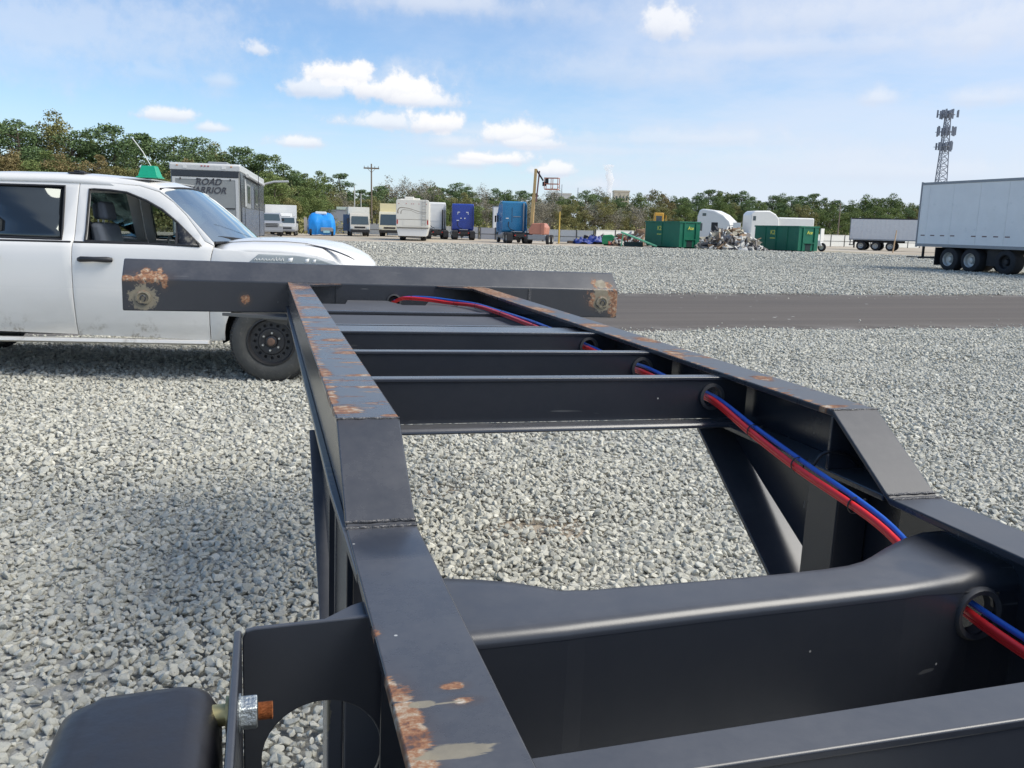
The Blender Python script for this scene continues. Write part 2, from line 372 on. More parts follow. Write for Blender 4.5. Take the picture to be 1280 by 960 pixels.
def bed_mat():
    """the dusty fines that show between the nearer stones"""
    mt = bpy.data.materials.new('stone_dust'); mt.use_nodes = True
    b = NB(mt.node_tree); bs = mt.node_tree.nodes['Principled BSDF']; co = b.obj()
    n = b.noise(co, 55, 5, .7); v = b.voro(co, 75, out='Color'); sx = b.node('ShaderNodeSeparateXYZ'); b.l.new(v, sx.inputs[0])
    c = b.mix(b.m('ADD', b.m('MULTIPLY', n, .5), b.m('MULTIPLY', sx.outputs[0], .5)), (.27, .265, .24), (.52, .51, .46))
    w = b.noise(co, 8, 4)
    for p, r in (((1.32, 3.93, 0), (.27, .2, 1)), ((.95, 4.6, 0), (.12, .1, 1))):
        c = b.mix(b.m('MULTIPLY', b.blob(co, p, r, w, .6, .3), .9), c, b.mix(n, (.36, .29, .21), (.55, .47, .37)))
    b.l.new(c, bs.inputs['Base Color']); bs.inputs['Roughness'].default_value = .9
    bn = b.node('ShaderNodeBump'); bn.inputs['Strength'].default_value = .8; bn.inputs['Distance'].default_value = .02; b.l.new(n, bn.inputs['Height']); b.l.new(bn.outputs[0], bs.inputs['Normal'])
    return mt
def road_mat():
    mt = bpy.data.materials.new('worn_asphalt'); mt.use_nodes = True
    b = NB(mt.node_tree); bs = mt.node_tree.nodes['Principled BSDF']; co = b.obj()
    st = b.noise(b.scale(co, (.05, 1.6, 1)), 1, 6, .65); st2 = b.noise(b.scale(co, (.3, 5, 1)), 1, 5, .6); f = b.noise(co, 45, 3, .6)
    k = b.m('ADD', b.m('ADD', b.m('MULTIPLY', st, .55), b.m('MULTIPLY', st2, .25)), b.m('MULTIPLY', f, .2))
    c = b.ramp(k, [(.30, (.070, .060, .050)), (.5, (.104, .086, .069)), (.7, (.152, .128, .102))])
    sp = b.node('ShaderNodeSeparateXYZ'); b.l.new(co, sp.inputs[0])
    e = b.m('MINIMUM', b.m('ABSOLUTE', b.m('SUBTRACT', sp.outputs[1], 11.9)), b.m('ABSOLUTE', b.m('SUBTRACT', sp.outputs[1], 19.3)))
    dust = b.m('MULTIPLY', b.ss(e, 1.1, .0), b.ss(b.noise(co, 1.6, 5, .6), .4, .65)); c = b.mix(b.m('MULTIPLY', dust, .5), c, (.27, .25, .22))
    g = b.m('MULTIPLY', b.ss(b.voro(co, 2.3), .10, .06), b.ss(b.noise(co, .7, 3), .55, .62)); c = b.mix(g, c, (.55, .54, .5))
    b.l.new(c, bs.inputs['Base Color']); bs.inputs['Roughness'].default_value = .8
    bn = b.node('ShaderNodeBump'); bn.inputs['Strength'].default_value = .4; bn.inputs['Distance'].default_value = .01; b.l.new(f, bn.inputs['Height']); b.l.new(bn.outputs[0], bs.inputs['Normal'])
    return mt
GR = gravel_mat()
sheet('ground', [(-1500, -600), (3000, -600), (3000, 4000), (-1500, 4000)], -.008, sand_mat())
sheet('gravel_bed_far', [(-70, 19.15), (70, 19.15), (75, 40), (66, 60), (44, 71.5), (11.3, 73.9), (-5, 78), (-70, 84)], -.004, GR)
sheet('gravel_bed', [(-30, -12), (60, -12), (60, 12.0), (-30, 12.0)], -.004, bed_mat())
edge_r = random.Random(3)
def wob(y, x0, x1, amp, step=.6):
    return [(x, y+edge_r.uniform(-amp, amp)) for x in np.arange(x0, x1, step)]
sheet('asphalt_lane', wob(11.86, -60, 90, .11)+wob(19.35, -60, 90, .12)[::-1], .0, road_mat())

def hull_rock(seed, n=15):
    r = random.Random(seed); bm = bmesh.new()
    sx, sy, sz = 1, r.uniform(.62, .95), r.uniform(.45, .72)
    for i in range(n):
        v = Vector((r.gauss(0, 1), r.gauss(0, 1), r.gauss(0, 1))).normalized()*r.uniform(.82, 1.12)
        bm.verts.new((v.x*sx, v.y*sy, v.z*sz))
    res = bmesh.ops.convex_hull(bm, input=bm.verts[:]); bmesh.ops.delete(bm, geom=list(set(e for e in res['geom_interior'] if isinstance(e, bmesh.types.BMVert))), context='VERTS')
    bmesh.ops.dissolve_limit(bm, angle_limit=math.radians(14), verts=bm.verts[:], edges=bm.edges[:])
    bmesh.ops.bevel(bm, geom=bm.edges[:], offset=.07, segments=1, profile=.5, affect='EDGES')
    bm.verts.index_update(); vs = [tuple(v.co) for v in bm.verts]; fs = [tuple(v.index for v in f.verts) for f in bm.faces]; bm.free(); return vs, fs
def stone_mat():
    mt = bpy.data.materials.new('granite_stone'); mt.use_nodes = True
    b = NB(mt.node_tree); bs = mt.node_tree.nodes['Principled BSDF']; co = b.obj()
    at = b.node('ShaderNodeAttribute', attribute_type='INSTANCER', attribute_name='shade').outputs['Fac']
    hue = b.node('ShaderNodeAttribute', attribute_type='INSTANCER', attribute_name='hue').outputs['Fac']
    off = b.node('ShaderNodeCombineXYZ'); b.l.new(b.m('MULTIPLY', at, 37.0), off.inputs[0]); b.l.new(b.m('MULTIPLY', hue, 53.0), off.inputs[1])
    c2 = b.vm('ADD', co, off.outputs[0])
    sp = b.noise(c2, 2.6, 6, .75); sp2 = b.noise(c2, 11, 3, .7)
    basec = b.ramp(at, [(.0, (.38, .38, .355)), (.2, (.46, .46, .42)), (.6, (.56, .555, .50)), (.9, (.67, .66, .60)), (1, (.75, .74, .67))])
    warm = b.ss(hue, .90, .97); basec = b.mix(b.m('MULTIPLY', warm, .75), basec, (.52, .41, .30))
    green = b.ss(hue, .35, .0, 0, .2); basec = b.mix(green, basec, (.29, .30, .255))
    c = b.mix(b.ss(sp, .52, .68, 0, .42), basec, (.12, .125, .13)); c = b.mix(b.ss(sp2, .60, .72, 0, .45), c, (.62, .61, .58))
    c = b.vm('MULTIPLY', c, (1.04, 1.015, .955))
    b.l.new(c, bs.inputs['Base Color']); bs.inputs['Roughness'].default_value = .78; bs.inputs['Specular IOR Level'].default_value = .3
    bn = b.node('ShaderNodeBump'); bn.inputs['Strength'].default_value = .35; bn.inputs['Distance'].default_value = .12; b.l.new(b.m('ADD', sp, b.m('MULTIPLY', sp2, .4)), bn.inputs['Height']); b.l.new(bn.outputs[0], bs.inputs['Normal'])
    return mt
def stone_field(name, pts, size, mat, seed, nvar=14):
    """pts (n,3), size (n,): one object; its mesh holds the rock kinds and the points, geometry nodes sets a rock on each point"""
    r = np.random.default_rng(seed); n = len(pts)
    V = []; F = []; vid = []
    for k in range(nvar):
        vs, fs = hull_rock(seed*100+k); b0 = len(V); V += vs; F += [tuple(b0+i for i in f) for f in fs]; vid += [k+1]*len(vs)
    nv = len(V); co = np.concatenate([np.array(V), pts])
    me = bpy.data.meshes.new(name); me.from_pydata(co.tolist(), [], F)
    me.materials.append(mat)
    rot = np.zeros((n, 3)); rot[:, 2] = r.uniform(0, 6.283, n); rot[:, 0] = r.normal(0, .45, n); rot[:, 1] = r.normal(0, .45, n)
    def attr(nm, typ, arr, prop):
        a = me.attributes.new(nm, typ, 'POINT'); a.data.foreach_set(prop, arr.ravel())
    attr('vid', 'INT', np.concatenate([np.array(vid), np.zeros(n)]).astype(np.int32), 'value')
    attr('rot', 'FLOAT_VECTOR', np.concatenate([np.zeros((nv, 3)), rot]).astype(np.float32), 'vector')
    attr('siz', 'FLOAT', np.concatenate([np.ones(nv), size]).astype(np.float32), 'value')
    p3 = np.array(pts)
    clump = .5+.28*np.sin(p3[:, 0]*1.7+.6*np.sin(p3[:, 1]*1.1))*np.sin(p3[:, 1]*1.3+1)
    attr('shade', 'FLOAT', np.concatenate([np.zeros(nv), np.clip(r.normal(.52, .23, n), 0, 1)]).astype(np.float32), 'value')
    attr('hue', 'FLOAT', np.concatenate([np.zeros(nv), np.clip(r.uniform(0, 1, n)*.75+clump*.25+.0, 0, 1)]).astype(np.float32), 'value')
    o = bpy.data.objects.new(name, me); COL.objects.link(o); o['kind'] = 'stuff'
    ng = bpy.data.node_groups.new(name+'_nodes', 'GeometryNodeTree'); ng.interface.new_socket('Geometry', in_out='INPUT', socket_type='NodeSocketGeometry'); ng.interface.new_socket('Geometry', in_out='OUTPUT', socket_type='NodeSocketGeometry')
    N = ng.nodes; L = ng.links; gi = N.new('NodeGroupInput'); go = N.new('NodeGroupOutput')
    def na(nm, t):
        a = N.new('GeometryNodeInputNamedAttribute'); a.data_type = t; a.inputs[0].default_value = nm; return [s for s in a.outputs if s.enabled and s.name == 'Attribute'][0]
    sep = N.new('GeometryNodeSeparateGeometry'); sep.domain = 'POINT'; L.new(gi.outputs[0], sep.inputs[0])
    cmp_ = N.new('FunctionNodeCompare'); cmp_.data_type = 'INT'; cmp_.operation = 'GREATER_THAN'
    ia = [s for s in cmp_.inputs if s.enabled]; L.new(na('vid', 'INT'), ia[0]); ia[1].default_value = 0; L.new(cmp_.outputs[0], sep.inputs[1])
    sp = N.new('GeometryNodeSplitToInstances'); sp.domain = 'POINT'; L.new(sep.outputs[0], sp.inputs[0]); L.new(na('vid', 'INT'), sp.inputs['Group ID'])
    ip = N.new('GeometryNodeInstanceOnPoints'); L.new(sep.outputs[1], ip.inputs['Points']); L.new(sp.outputs[0], ip.inputs['Instance']); ip.inputs['Pick Instance'].default_value = True
    L.new(na('rot', 'FLOAT_VECTOR'), ip.inputs['Rotation']); L.new(na('siz', 'FLOAT'), ip.inputs['Scale'])
    L.new(ip.outputs[0], go.inputs[0])
    md = o.modifiers.new('stones', 'NODES'); md.node_group = ng
    return o
STONE = stone_mat()
def scatter(y0, y1, dens, smin, smax, seed, xl, xr, thin=()):
    r = np.random.default_rng(seed); out = []; 
    ny = int((y1-y0)*math.sqrt(dens)); ys = np.linspace(y0, y1, ny, endpoint=False); dy = (y1-y0)/ny
    for y in ys:
        a, b_ = xl(y), xr(y); k = int((b_-a)*math.sqrt(dens)); x = a+(np.arange(k)+r.uniform(0, 1, k))*(b_-a)/k
        out.append(np.stack([x, y+r.uniform(-.2, 1.2, k)*dy, np.zeros(k)], 1))
    p = np.concatenate(out); s = r.uniform(0, 1, len(p))**1.6*(smax-smin)+smin
    und = .018*np.sin(p[:, 0]*2.1+1.3*np.sin(p[:, 1]*.9))+.014*np.sin(p[:, 1]*2.7+p[:, 0])
    p[:, 2] = s*r.uniform(.1, .75, len(p))+np.maximum(und, -.01)*.8
    for (cx, cy, rx, ry, keep) in thin:
        d = ((p[:, 0]-cx)/rx)**2+((p[:, 1]-cy)/ry)**2; kk = (d > 1+r.normal(0, .35, len(p))) | (r.uniform(0, 1, len(p)) < keep); p, s = p[kk], s[kk]
    return p, s
THIN = [(1.32, 3.93, .27, .17, .5), (.95, 4.6, .14, .1, .5), (-1.5, 4.1, .45, .22, .62), (-.75, 2.9, .25, .16, .6), (3.2, 4.9, .5, .25, .65), (2.1, 5.6, .4, .2, .6), (4.6, 6.6, .7, .3, .65), (-.9, 6.2, .7, .25, .65)]
parts_ = [scatter(.6, 5.2, 1900, .011, .029, 1, lambda y: -2.2-.42*y, lambda y: 2.6+1.2*y, THIN),
          scatter(5.2, 8.5, 1050, .014, .033, 2, lambda y: -2.6-.42*y, lambda y: 2.6+1.2*y, THIN),
          scatter(8.5, 11.85, 680, .016, .036, 3, lambda y: -3-.42*y, lambda y: 2.6+1.2*y),
          scatter(11.8, 12.25, 55, .012, .030, 8, lambda y: -8, lambda y: 17), scatter(12.2, 13.0, 5, .010, .024, 18, lambda y: -8, lambda y: 17), scatter(18.0, 19.0, 4, .012, .028, 19, lambda y: -8, lambda y: 24), scatter(18.95, 19.3, 30, .015, .035, 9, lambda y: -8, lambda y: 24)]
stone_field('gravel_stones', np.concatenate([a for a, _ in parts_]), np.concatenate([s for _, s in parts_]), STONE, 11)
q_ = [scatter(19.25, 30, 130, .026, .052, 5, lambda y: -.15*y-1, lambda y: 3+1.15*y), scatter(30, 46, 60, .03, .06, 6, lambda y: -.15*y-1, lambda y: 3+1.15*y), scatter(46, 72, 12, .05, .10, 7, lambda y: -.12*y-1, lambda y: min(3+1.12*y, 66-(y-46)*.8))]; pp = np.concatenate([a for a, _ in q_]); ss_ = np.concatenate([s for _, s in q_])
stone_field('gravel_stones_beyond_lane', pp, ss_, STONE, 12, 8)
# stones strayed onto the lane edge
# ------------------------------------------------------------ container chassis (gooseneck frame)
Mw = np.stack([WR, WU, WF], 1) @ np.stack([CR, CU, CF], 1).T         # chassis axes -> world axes (about one degree of tilt)
off = np.array(EYE) - Mw @ np.array(EYE_C)
CH = bpy.data.objects.new('container_chassis', None); COL.objects.link(CH)
CH.matrix_world = Matrix.Translation(Vector(off)) @ Matrix([list(r) for r in Mw]).to_4x4()
tag(CH, 'black steel container chassis with rust-worn gooseneck rails and wide end beam in the foreground', 'trailer chassis')
H, FW, ZT, ZL = .488, .097, 1.205, 1.093
YK, YL = 1.298, 1.130; YB = 4.267
PB = black_paint('chassis_black')
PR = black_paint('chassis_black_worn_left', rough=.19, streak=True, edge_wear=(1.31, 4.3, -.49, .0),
   rust=[((-.487, .60, ZL), (.020, .085, .03)), ((-.489, .700, ZL), (.010, .022, .03)), ((-.478, .652, ZL), (.012, .05, .03)), ((-.430, .696, ZL), (.010, .006, .02)), ((-.427, .670, ZL), (.012, .006, .02)),
         ((-.491, .815, ZL), (.008, .012, .03)), ((-.468, 1.36, ZT), (.028, .035, .02)), ((-.484, 1.47, ZT), (.010, .06, .02)), ((-.405, 1.55, ZT), (.03, .006, .02)), ((-.41, 1.68, ZT), (.03, .012, .02)), ((-.48, 1.72, ZT), (.014, .05, .02)), ((-.415, 1.84, ZT), (.035, .008, .02)), ((-.41, 1.98, ZT), (.030, .022, .02)),
         ((-.425, 2.2, ZT), (.028, .028, .02)), ((-.42, 2.42, ZT), (.036, .03, .02)), ((-.47, 2.3, ZT), (.02, .01, .02)), ((-.44, 2.72, ZT), (.045, .03, .02)), ((-.45, 3.05, ZT), (.04, .025, .02)), ((-.44, 3.5, ZT), (.05, .03, .02)), ((-.45, 3.95, ZT), (.05, .10, .02)), ((-.40, 1.315, ZT), (.02, .008, .02))],
   bare=[((-.447, .600, ZL), (.030, .010, .02)), ((-.463, .672, ZL), (.012, .006, .02)), ((-.44, .670, ZL), (.016, .0015, .02))],
   dark_patches=[((-.44, 1.055, ZL), (.055, .05, .03))])
PRR = black_paint('chassis_black_worn_right', rough=.26, spec=.4, streak=True, rust=[((.41, 1.325, ZT), (.035, .012, .02)), ((.45, 1.62, ZT), (.02, .03, .02)), ((.42, 2.0, ZT), (.02, .04, .02)), ((.46, 2.25, ZT), (.03, .06, .02)), ((.44, 2.6, ZT), (.04, .05, .02)), ((.42, 3.1, ZT), (.03, .10, .02)), ((.44, 3.9, ZT), (.05, .35, .02))],  edge_wear=(1.31, 4.3, .39, -.015))
PBOL = black_paint('chassis_black_beam', rust=[((-1.19, YB-.01, 1.205), (.07, .06, .012)), ((-1.10, YB, 1.215), (.07, .05, .030)), ((-1.04, YB, 1.2), (.015, .05, .035)), ((-1.12, YB+.03, 1.235), (.02, .03, .022)), ((-1.06, YB+.03, 1.24), (.012, .03, .022)),
   ((-.68, YB, 1.118), (.018, .02, .018)), ((1.145, YB, 1.165), (.085, .04, .045)), ((1.2, YB, 1.12), (.03, .04, .06)), ((1.09, YB, 1.14), (.03, .04, .03)), ((1.10, YB+.03, 1.24), (.018, .03, .04)), ((1.16, YB+.03, 1.225), (.035, .03, .02))],
   bare=[((1.13, YB+.03, 1.235), (.03, .03, .035)), ((1.12, YB, 1.19), (.04, .03, .02)), ((-1.13, YB, 1.118), (.062, .02, .055)), ((1.131, YB, 1.138), (.045, .02, .05))])
PN = black_paint('chassis_black_clean', dark_patches=[((.33, .985, 1.06), (.09, .075, .04))], rough=.30)
TIE = pmat('cable_tie_plastic', (.015, .015, .017), .4); RUB = pmat('grommet_rubber', (.05, .05, .052), .6)
WELD = pmat('weld_bead', (.10, .098, .10), .25, metal=.3, var=.3, vscale=60, bump=.6, bscale=120)

GUS = black_paint('dusty_gusset', base=(.13, .128, .12))
def rail(sx, mat):
    """gooseneck rail: top flange, sloping knee, lower flange, web; drawn as a profile across"""
    s = MB(); X0, X1 = (-H, -H+FW) if sx < 0 else (H-FW, H)
    t = .012
    # bent top flange as one strip
    prof = [(YB-.002, ZT), (YK, ZT), (YL, ZL), (-1.6, ZL)]; low = [(YB-.002, ZT-t), (YK-.004, ZT-t), (YL-.004, ZL-t), (-1.6, ZL-t)]
    s.prism(prof+low[::-1], 'x', X0, X1)
    return s.build('rail_flange', mat, CH, bevel=.003)
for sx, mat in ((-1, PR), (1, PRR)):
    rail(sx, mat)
    xo = sx*(H-.004); xi = sx*(H-.014)
    diag_t, diag_b = (1.80, 1.062), (1.20, .665)
    # web: gooseneck part, then deepening behind the diagonal
    s = MB(); s.prism([(YB-.004, ZT-.013), (YK, ZT-.013), (YL+.02, ZL+.001), (YL+.02, .72), (diag_t[0], diag_t[1]), (YB-.004, 1.083)], 'x', xo, xi)
    s.build('rail_web', PB, CH, bevel=.002)
    s = MB(); s.prism([(YL+.019, ZL-.013), (-1.6, ZL-.013), (-1.6, .67), (YL+.019, .67)], 'x', sx*(H-.044), sx*(H-.054)); s.build('main_web', PB, CH, bevel=.002)
    # bottom flange of the gooseneck: outboard lip 8 mm proud, inboard full width
    s = MB(); s.prism([(YB-.004, 1.092), (YL+.02, 1.092), (YL+.02, 1.080), (YB-.004, 1.080)], 'x', xi-sx*.001, sx*(H-FW+.006)); s.build('lower_flange', PB, CH, bevel=.003)
    s = MB(); s.prism([(sx*(H-.004), YB-.004), (sx*(H+.008), YB-.004), (sx*(H+.008), 1.30), (sx*(H+.001), .97), (sx*(H-.004), .97)], 'z', 1.078, 1.0905); s.build('lower_flange_lip', black_paint('worn_lip%d' % (sx+1), bare=[((-.496, 2.0, 1.09), (.02, .6, .02))]), CH, bevel=.002)
    # diagonal flange of the deep beam
    s = MB(); n = Vector((diag_b[0]-diag_t[0], diag_b[1]-diag_t[1])).normalized(); k = Vector((-n.y, n.x))*.010
    s.prism([diag_t, diag_b, (diag_b[0]-k.x, diag_b[1]-k.y), (diag_t[0]-k.x, diag_t[1]-k.y)], 'x', sx*(H+.016), sx*(H-FW)); s.build('diagonal_flange', PB, CH, bevel=.002)
    s = MB(); s.box(sx*(H+.010), sx*(H-FW), -1.6, 1.2, .655, .668); s.build('bottom_flange', PB, CH, bevel=.002)
    # upright stiffeners
    s = MB(); s.box(sx*(H-.016), sx*(H-.085), 1.27, 1.36, .77, 1.079); s.build('stiffener', PB, CH, bevel=.004)
    s = MB(); s.box(sx*(H-.0025), sx*(H+.006), 1.345, 1.352, .78, 1.077); s.build('stiffener_rib', PB, CH)
    s = MB(); s.box(sx*(H-.016), sx*(H-FW+.003), 1.296, 1.304, 1.093, 1.192); s.build('knee_gusset', PB, CH, bevel=.002)
    # weld beads across the flange at the two bends
    for yy, zz in ((YL+.004, ZL+.004), (YL-.010, ZL+.0005), (YK, ZT-.0005)):
        r = random.Random(int(yy*1000)+sx); pth = [(sx*(H-FW*i/14), yy+r.uniform(-.0008, .0008), zz+r.uniform(-.0004, .0004)) for i in range(15)]
        s = MB(); s.tube(pth, [.0019+r.uniform(0, .0006) for _ in pth], 6); s.build('weld_bead', WELD, CH, smooth=60)
    # corner plates where the rails reach the end beam
    s = MB(); s.prism([(sx*(H-FW), 4.266), (sx*(H-FW-.16), 4.266), (sx*(H-FW-.15), 4.25), (sx*(H-FW), 4.16)], 'z', ZT-.012, ZT-.002); s.build('corner_plate', PRR, CH, bevel=.001)
    # gusset under the end beam outboard of the rail
    s = MB(); s.prism([(sx*(H+.004), 4.10), (sx*(H+.004), 4.262), (sx*(H+.30), 4.262)], 'z', 1.040, 1.055); s.build('beam_gusset', GUS, CH, bevel=.002)
    s = MB(); s.prism([(sx*(H+.004), 1.054), (sx*(H+.22), 1.054), (sx*(H+.004), 1.0)], 'y', 4.24, 4.25); s.build('beam_gusset', GUS, CH)

# end beam (front bolster) with bevelled upper face
prof = [(YB, 1.057), (YB, 1.205), (YB+.095, 1.290), (YB+.115, 1.290), (YB+.20, 1.205), (YB+.20, 1.057)]
hole = circle(.023, 1.125, .030, 20)
s = MB(); s.prism(prof, 'x', -1.22, 1.22); s.build('end_beam', PBOL, CH, bevel=.006, seg=2)
s = MB(); s.lathe([(.033, -.006), (.036, -.012), (.028, -.014), (.026, -.003)], (.023, YB, 1.125), 'y', 24); s.build('hose_grommet', RUB, CH, smooth=50)
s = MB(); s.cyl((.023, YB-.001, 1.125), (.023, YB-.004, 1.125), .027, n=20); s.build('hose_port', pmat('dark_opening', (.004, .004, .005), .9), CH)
for x in (-1.131, 1.131):
    z = 1.118 if x < 0 else 1.138
    s = MB(); s.lathe([(.034, 0), (.034, -.008), (.024, -.010), (.020, -.004), (.0, -.004)], (x, YB, z), 'y', 24); s.build('lock_socket', black_paint('socket%d' % (x > 0), rust=[((x, YB, z+.02), (.03, .03, .015))], bare=[((x, YB, z), (.04, .04, .03))]), CH, smooth=40)
    s = MB(); pth = [(x+math.cos(t)*.011, YB-.012, z-.003+math.sin(t)*.014) for t in np.linspace(-1.2, 3.6, 12)]; s.tube(pth, .003, 6); s.build('lock_pin', PB, CH, smooth=60)
s = MB(); s.box(.72, .735, YB-.004, YB-.0005, 1.075, 1.203); s.build('beam_joint', WELD, CH)
s = MB(); s.box(-.26, -.252, YB-.006, YB-.0005, 1.075, 1.19); s.build('beam_joint', PB, CH)

# gooseneck cross members (channels) with a hose hole on the right
def cross(Y, x0=-H+FW, x1=H-FW, holex=None, holez=None, zt=1.195, zb=1.10, flange=.032, r=.026):
    c = bpy.data.objects.new('cross_member', None); COL.objects.link(c); c.parent = CH
    s = MB(); s.box(x0-.06, x1+.06, Y, Y+flange, zt-.008, zt); s.build('top_flange', PX, c, bevel=.0025)
    out = [(x0-.07, zb), (x1+.07, zb), (x1+.07, zt-.008), (x0-.07, zt-.008)]
    panel('web', out, [circle(holex, holez, r, 22)] if holex else [], lambda u, v: Vector((u, Y+.004, v)), PB, c, thick=.008, smooth=None)
    s = MB(); s.prism([(Y+.012, zb-.002), (Y-.030, zb-.002), (Y-.036, zb-.008), (Y-.036, zb-.014), (Y+.012, zb-.014)], 'x', x0-.06, x1+.06); s.build('bottom_flange', PX, c, bevel=.003)
    if holex:
        s = MB(); s.lathe([(r-.004, .014), (r+.004, .001), (r+.004, -.003), (r-.003, -.004), (r-.004, .002)], (holex, Y, holez), 'y', 24); s.build('hose_grommet', RUB, c, smooth=50)
    return c
PX = black_paint('chassis_black_cross', base=(.03, .036, .05), rough=.17)
cross(1.694, holex=.372, holez=1.150)
cross(2.072, holex=.372, holez=1.151)
cross(2.469, holex=.372, holez=1.152)
# flat top plates behind, over the coupler
DP = black_paint('chassis_plate_dusty', base=(.05, .05, .052), rough=.5)
for nm, y0, y1, z, m_ in (('plate_rib', 2.56, 2.70, 1.184, PX), ('plate_rib', 2.86, 2.88, 1.168, PX), ('deck_plate', 2.95, 3.53, 1.13, DP), ('plate_rib', 3.555, 3.585, 1.142, PX), ('deck_plate', 3.60, 3.98, 1.132, DP)):
    s = MB(); s.box(-H+.015, H-.015, y0, y1, z-.01, z); s.build(nm, m_, CH, bevel=.002)
    s = MB(); s.box(-H+.015, H-.015, y0, y0+.008, z-.09, z-.011); s.build('plate_web', PB, CH)
s = MB(); s.prism([(-.24, 3.985), (.03, 3.985), (-.02, 4.20), (-.21, 4.20)], 'z', 1.121, 1.131); s.build('deck_tab', DP, CH, bevel=.002)
s = MB(); s.prism([(.13, 3.985), (.36, 3.985), (.30, 4.18), (.18, 4.18)], 'z', 1.121, 1.131); s.build('deck_tab', DP, CH, bevel=.002)
s = MB(); s.cyl((-.10, 3.5, .97), (-.10, 3.5, 1.02), .036, n=16); s.cyl((-.10, 3.5, 1.02), (-.10, 3.5, 1.12), .05, n=16); s.build('kingpin', PB, CH, smooth=40)

# main frame cross channel with flared ends and a rolled near edge
ZN = 1.060
XS = [-.474, -.374, -.33, -.292, -.262, -.24, -.2, -.1, 0, .08, .14, .188, .22, .246, .29, .351, .40, .474]
YF = [1.020, 1.012, 1.0, .985, .966, .950, .945, .945, .946, .948, .952, .958, .968, .982, 1.008, 1.040, 1.058, 1.062]
YN = [.845, .849, .85, .851, .852, .854, .856, .862, .867, .870, .873, .875, .877, .880, .886, .896, .90, .90]
s = MB(); RB = .016; cols = 0; vs = []
for x, yf, yn in zip(XS, YF, YN):
    rb = RB if x < .25 else RB+(x-.25)*.10
    row = [(x, yf, ZN-.012), (x, yf, ZN-.001), (x, yf-.002, ZN)]
    for i in range(1, 6): row.append((x, yf+(yn+rb-yf)*i/6, ZN))
    for i in range(0, 7): t = PI/2*i/6; row.append((x, yn+rb-math.sin(t)*rb, ZN-rb+math.cos(t)*rb))
    cols = len(row); vs += row
fs = [(i*cols+j, i*cols+j+1, (i+1)*cols+j+1, (i+1)*cols+j) for i in range(len(XS)-1) for j in range(cols-1)]
s.add(vs, fs); nx = black_paint('main_cross_paint', dark_patches=[((.36, .985, ZN), (.085, .085, .03)), ((.28, .93, ZN), (.03, .03, .02))], rough=.27)
MC = bpy.data.objects.new('main_cross_member', None); COL.objects.link(MC); MC.parent = CH
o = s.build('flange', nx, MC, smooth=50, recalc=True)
# web as its own sheet with the hose hole; follows the near edge line
def mcweb(u, v): return Vector((u, float(np.interp(u, XS, YN))+.0005, v))
hx, hz = .357, 1.003
panel('web', [(-.474, .69), (.474, .69), (.474, 1.004)]+[(x, ZN-.058-(0 if x < .25 else .0)) for x in (.395,)]+[(.38, 1.0035), (.2, 1.0035), (-.474, 1.0035)], [], mcweb, nx, MC, cutu=[x for x in XS], thick=.006, smooth=40) if False else None
zt_ = ZN-RB-.0003
wo_ = [(-.474, .69), (.474, .69), (.474, zt_-.018), (.40, zt_-.011), (.393, 1.0)] +[(hx+math.cos(t)*.034, hz+math.sin(t)*.034) for t in np.linspace(-.1, -2*PI+.1, 22)]+[(.393, 1.006), (.392, zt_-.0105), (.351, zt_-.008), (.30, zt_-.004), (.25, zt_), (-.474, zt_)]
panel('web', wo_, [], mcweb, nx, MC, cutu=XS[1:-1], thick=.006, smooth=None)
s = MB(); s.lathe([(.029, .016), (.037, .004), (.040, -.002), (.036, -.008), (.029, -.006)], (hx, mcweb(hx, 0).y-.002, hz), 'y', 28); s.build('hose_grommet', RUB, MC, smooth=60)
# second channel nearer the camera
s = MB(); s.box(-H+FW-.02, H-.014, .552, .604, ZL-.014, ZL-.006); s.build('flange', nx, None, bevel=.003) if False else None
MC2 = bpy.data.objects.new('main_cross_member', None); COL.objects.link(MC2); MC2.parent = CH
s = MB(); s.prism([(-H+FW-.02, .545), (H-.016, .553), (H-.016, .617), (-H+FW-.02, .588)], 'z', 1.077, 1.087); s.build('flange', nx, MC2, bevel=.003)
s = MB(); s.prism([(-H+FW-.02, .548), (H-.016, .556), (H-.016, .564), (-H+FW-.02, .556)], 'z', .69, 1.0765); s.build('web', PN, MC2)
s = MB(); s.box(-H+.015, H-.015, .545, .56, .69, .70); s.build('bottom_flange', PN, MC2)
for yy in (-.1, -.8, -1.5):
    s = MB(); s.box(-H+FW, H-FW, yy, yy+.06, .99, 1.08); s.build('cross_member', PB, CH, bevel=.003)

# bracket outboard of the left rail
BR = bpy.data.objects.new('side_bracket', None); COL.objects.link(BR); BR.parent = CH
yb = .87; hc = (-.534, .926)
panel('bracket_plate', [(-.616, .70), (-.40, .70), (-.40, 1.0815), (-.47, 1.0825), (-.49, 1.0835), (-.604, 1.080), (-.612, 1.078), (-.616, 1.070)], [circle(hc[0], hc[1], .064, 36)], lambda u, v: Vector((u, yb, v)), PN, BR, thick=.007, bevel=.0015, smooth=None)
s = MB(); s.box(-.6245, -.6165, .60, yb+.006, .70, 1.078); s.build('bracket_flange', PN, BR, bevel=.003)
s = MB(); s.prism([(-.548, yb+.001), (-.45, yb+.001), (-.45, yb+.075), (-.50, yb+.045)], 'z', 1.070, 1.0775); s.build('bracket_gusset', PB, BR, bevel=.001)
BZ, BY = 1.050, .762
ZINC = pmat('zinc_bolt', (.50, .53, .52), .35, metal=.85, var=.25, vscale=80, bump=.3, bscale=200); BRASS = pmat('yellow_zinc_washer', (.55, .47, .22), .4, metal=.7, var=.2, vscale=60)
RTH = pmat('rusty_thread', (.42, .14, .04), .75, var=.35, vscale=150, bump=.6, bscale=300)
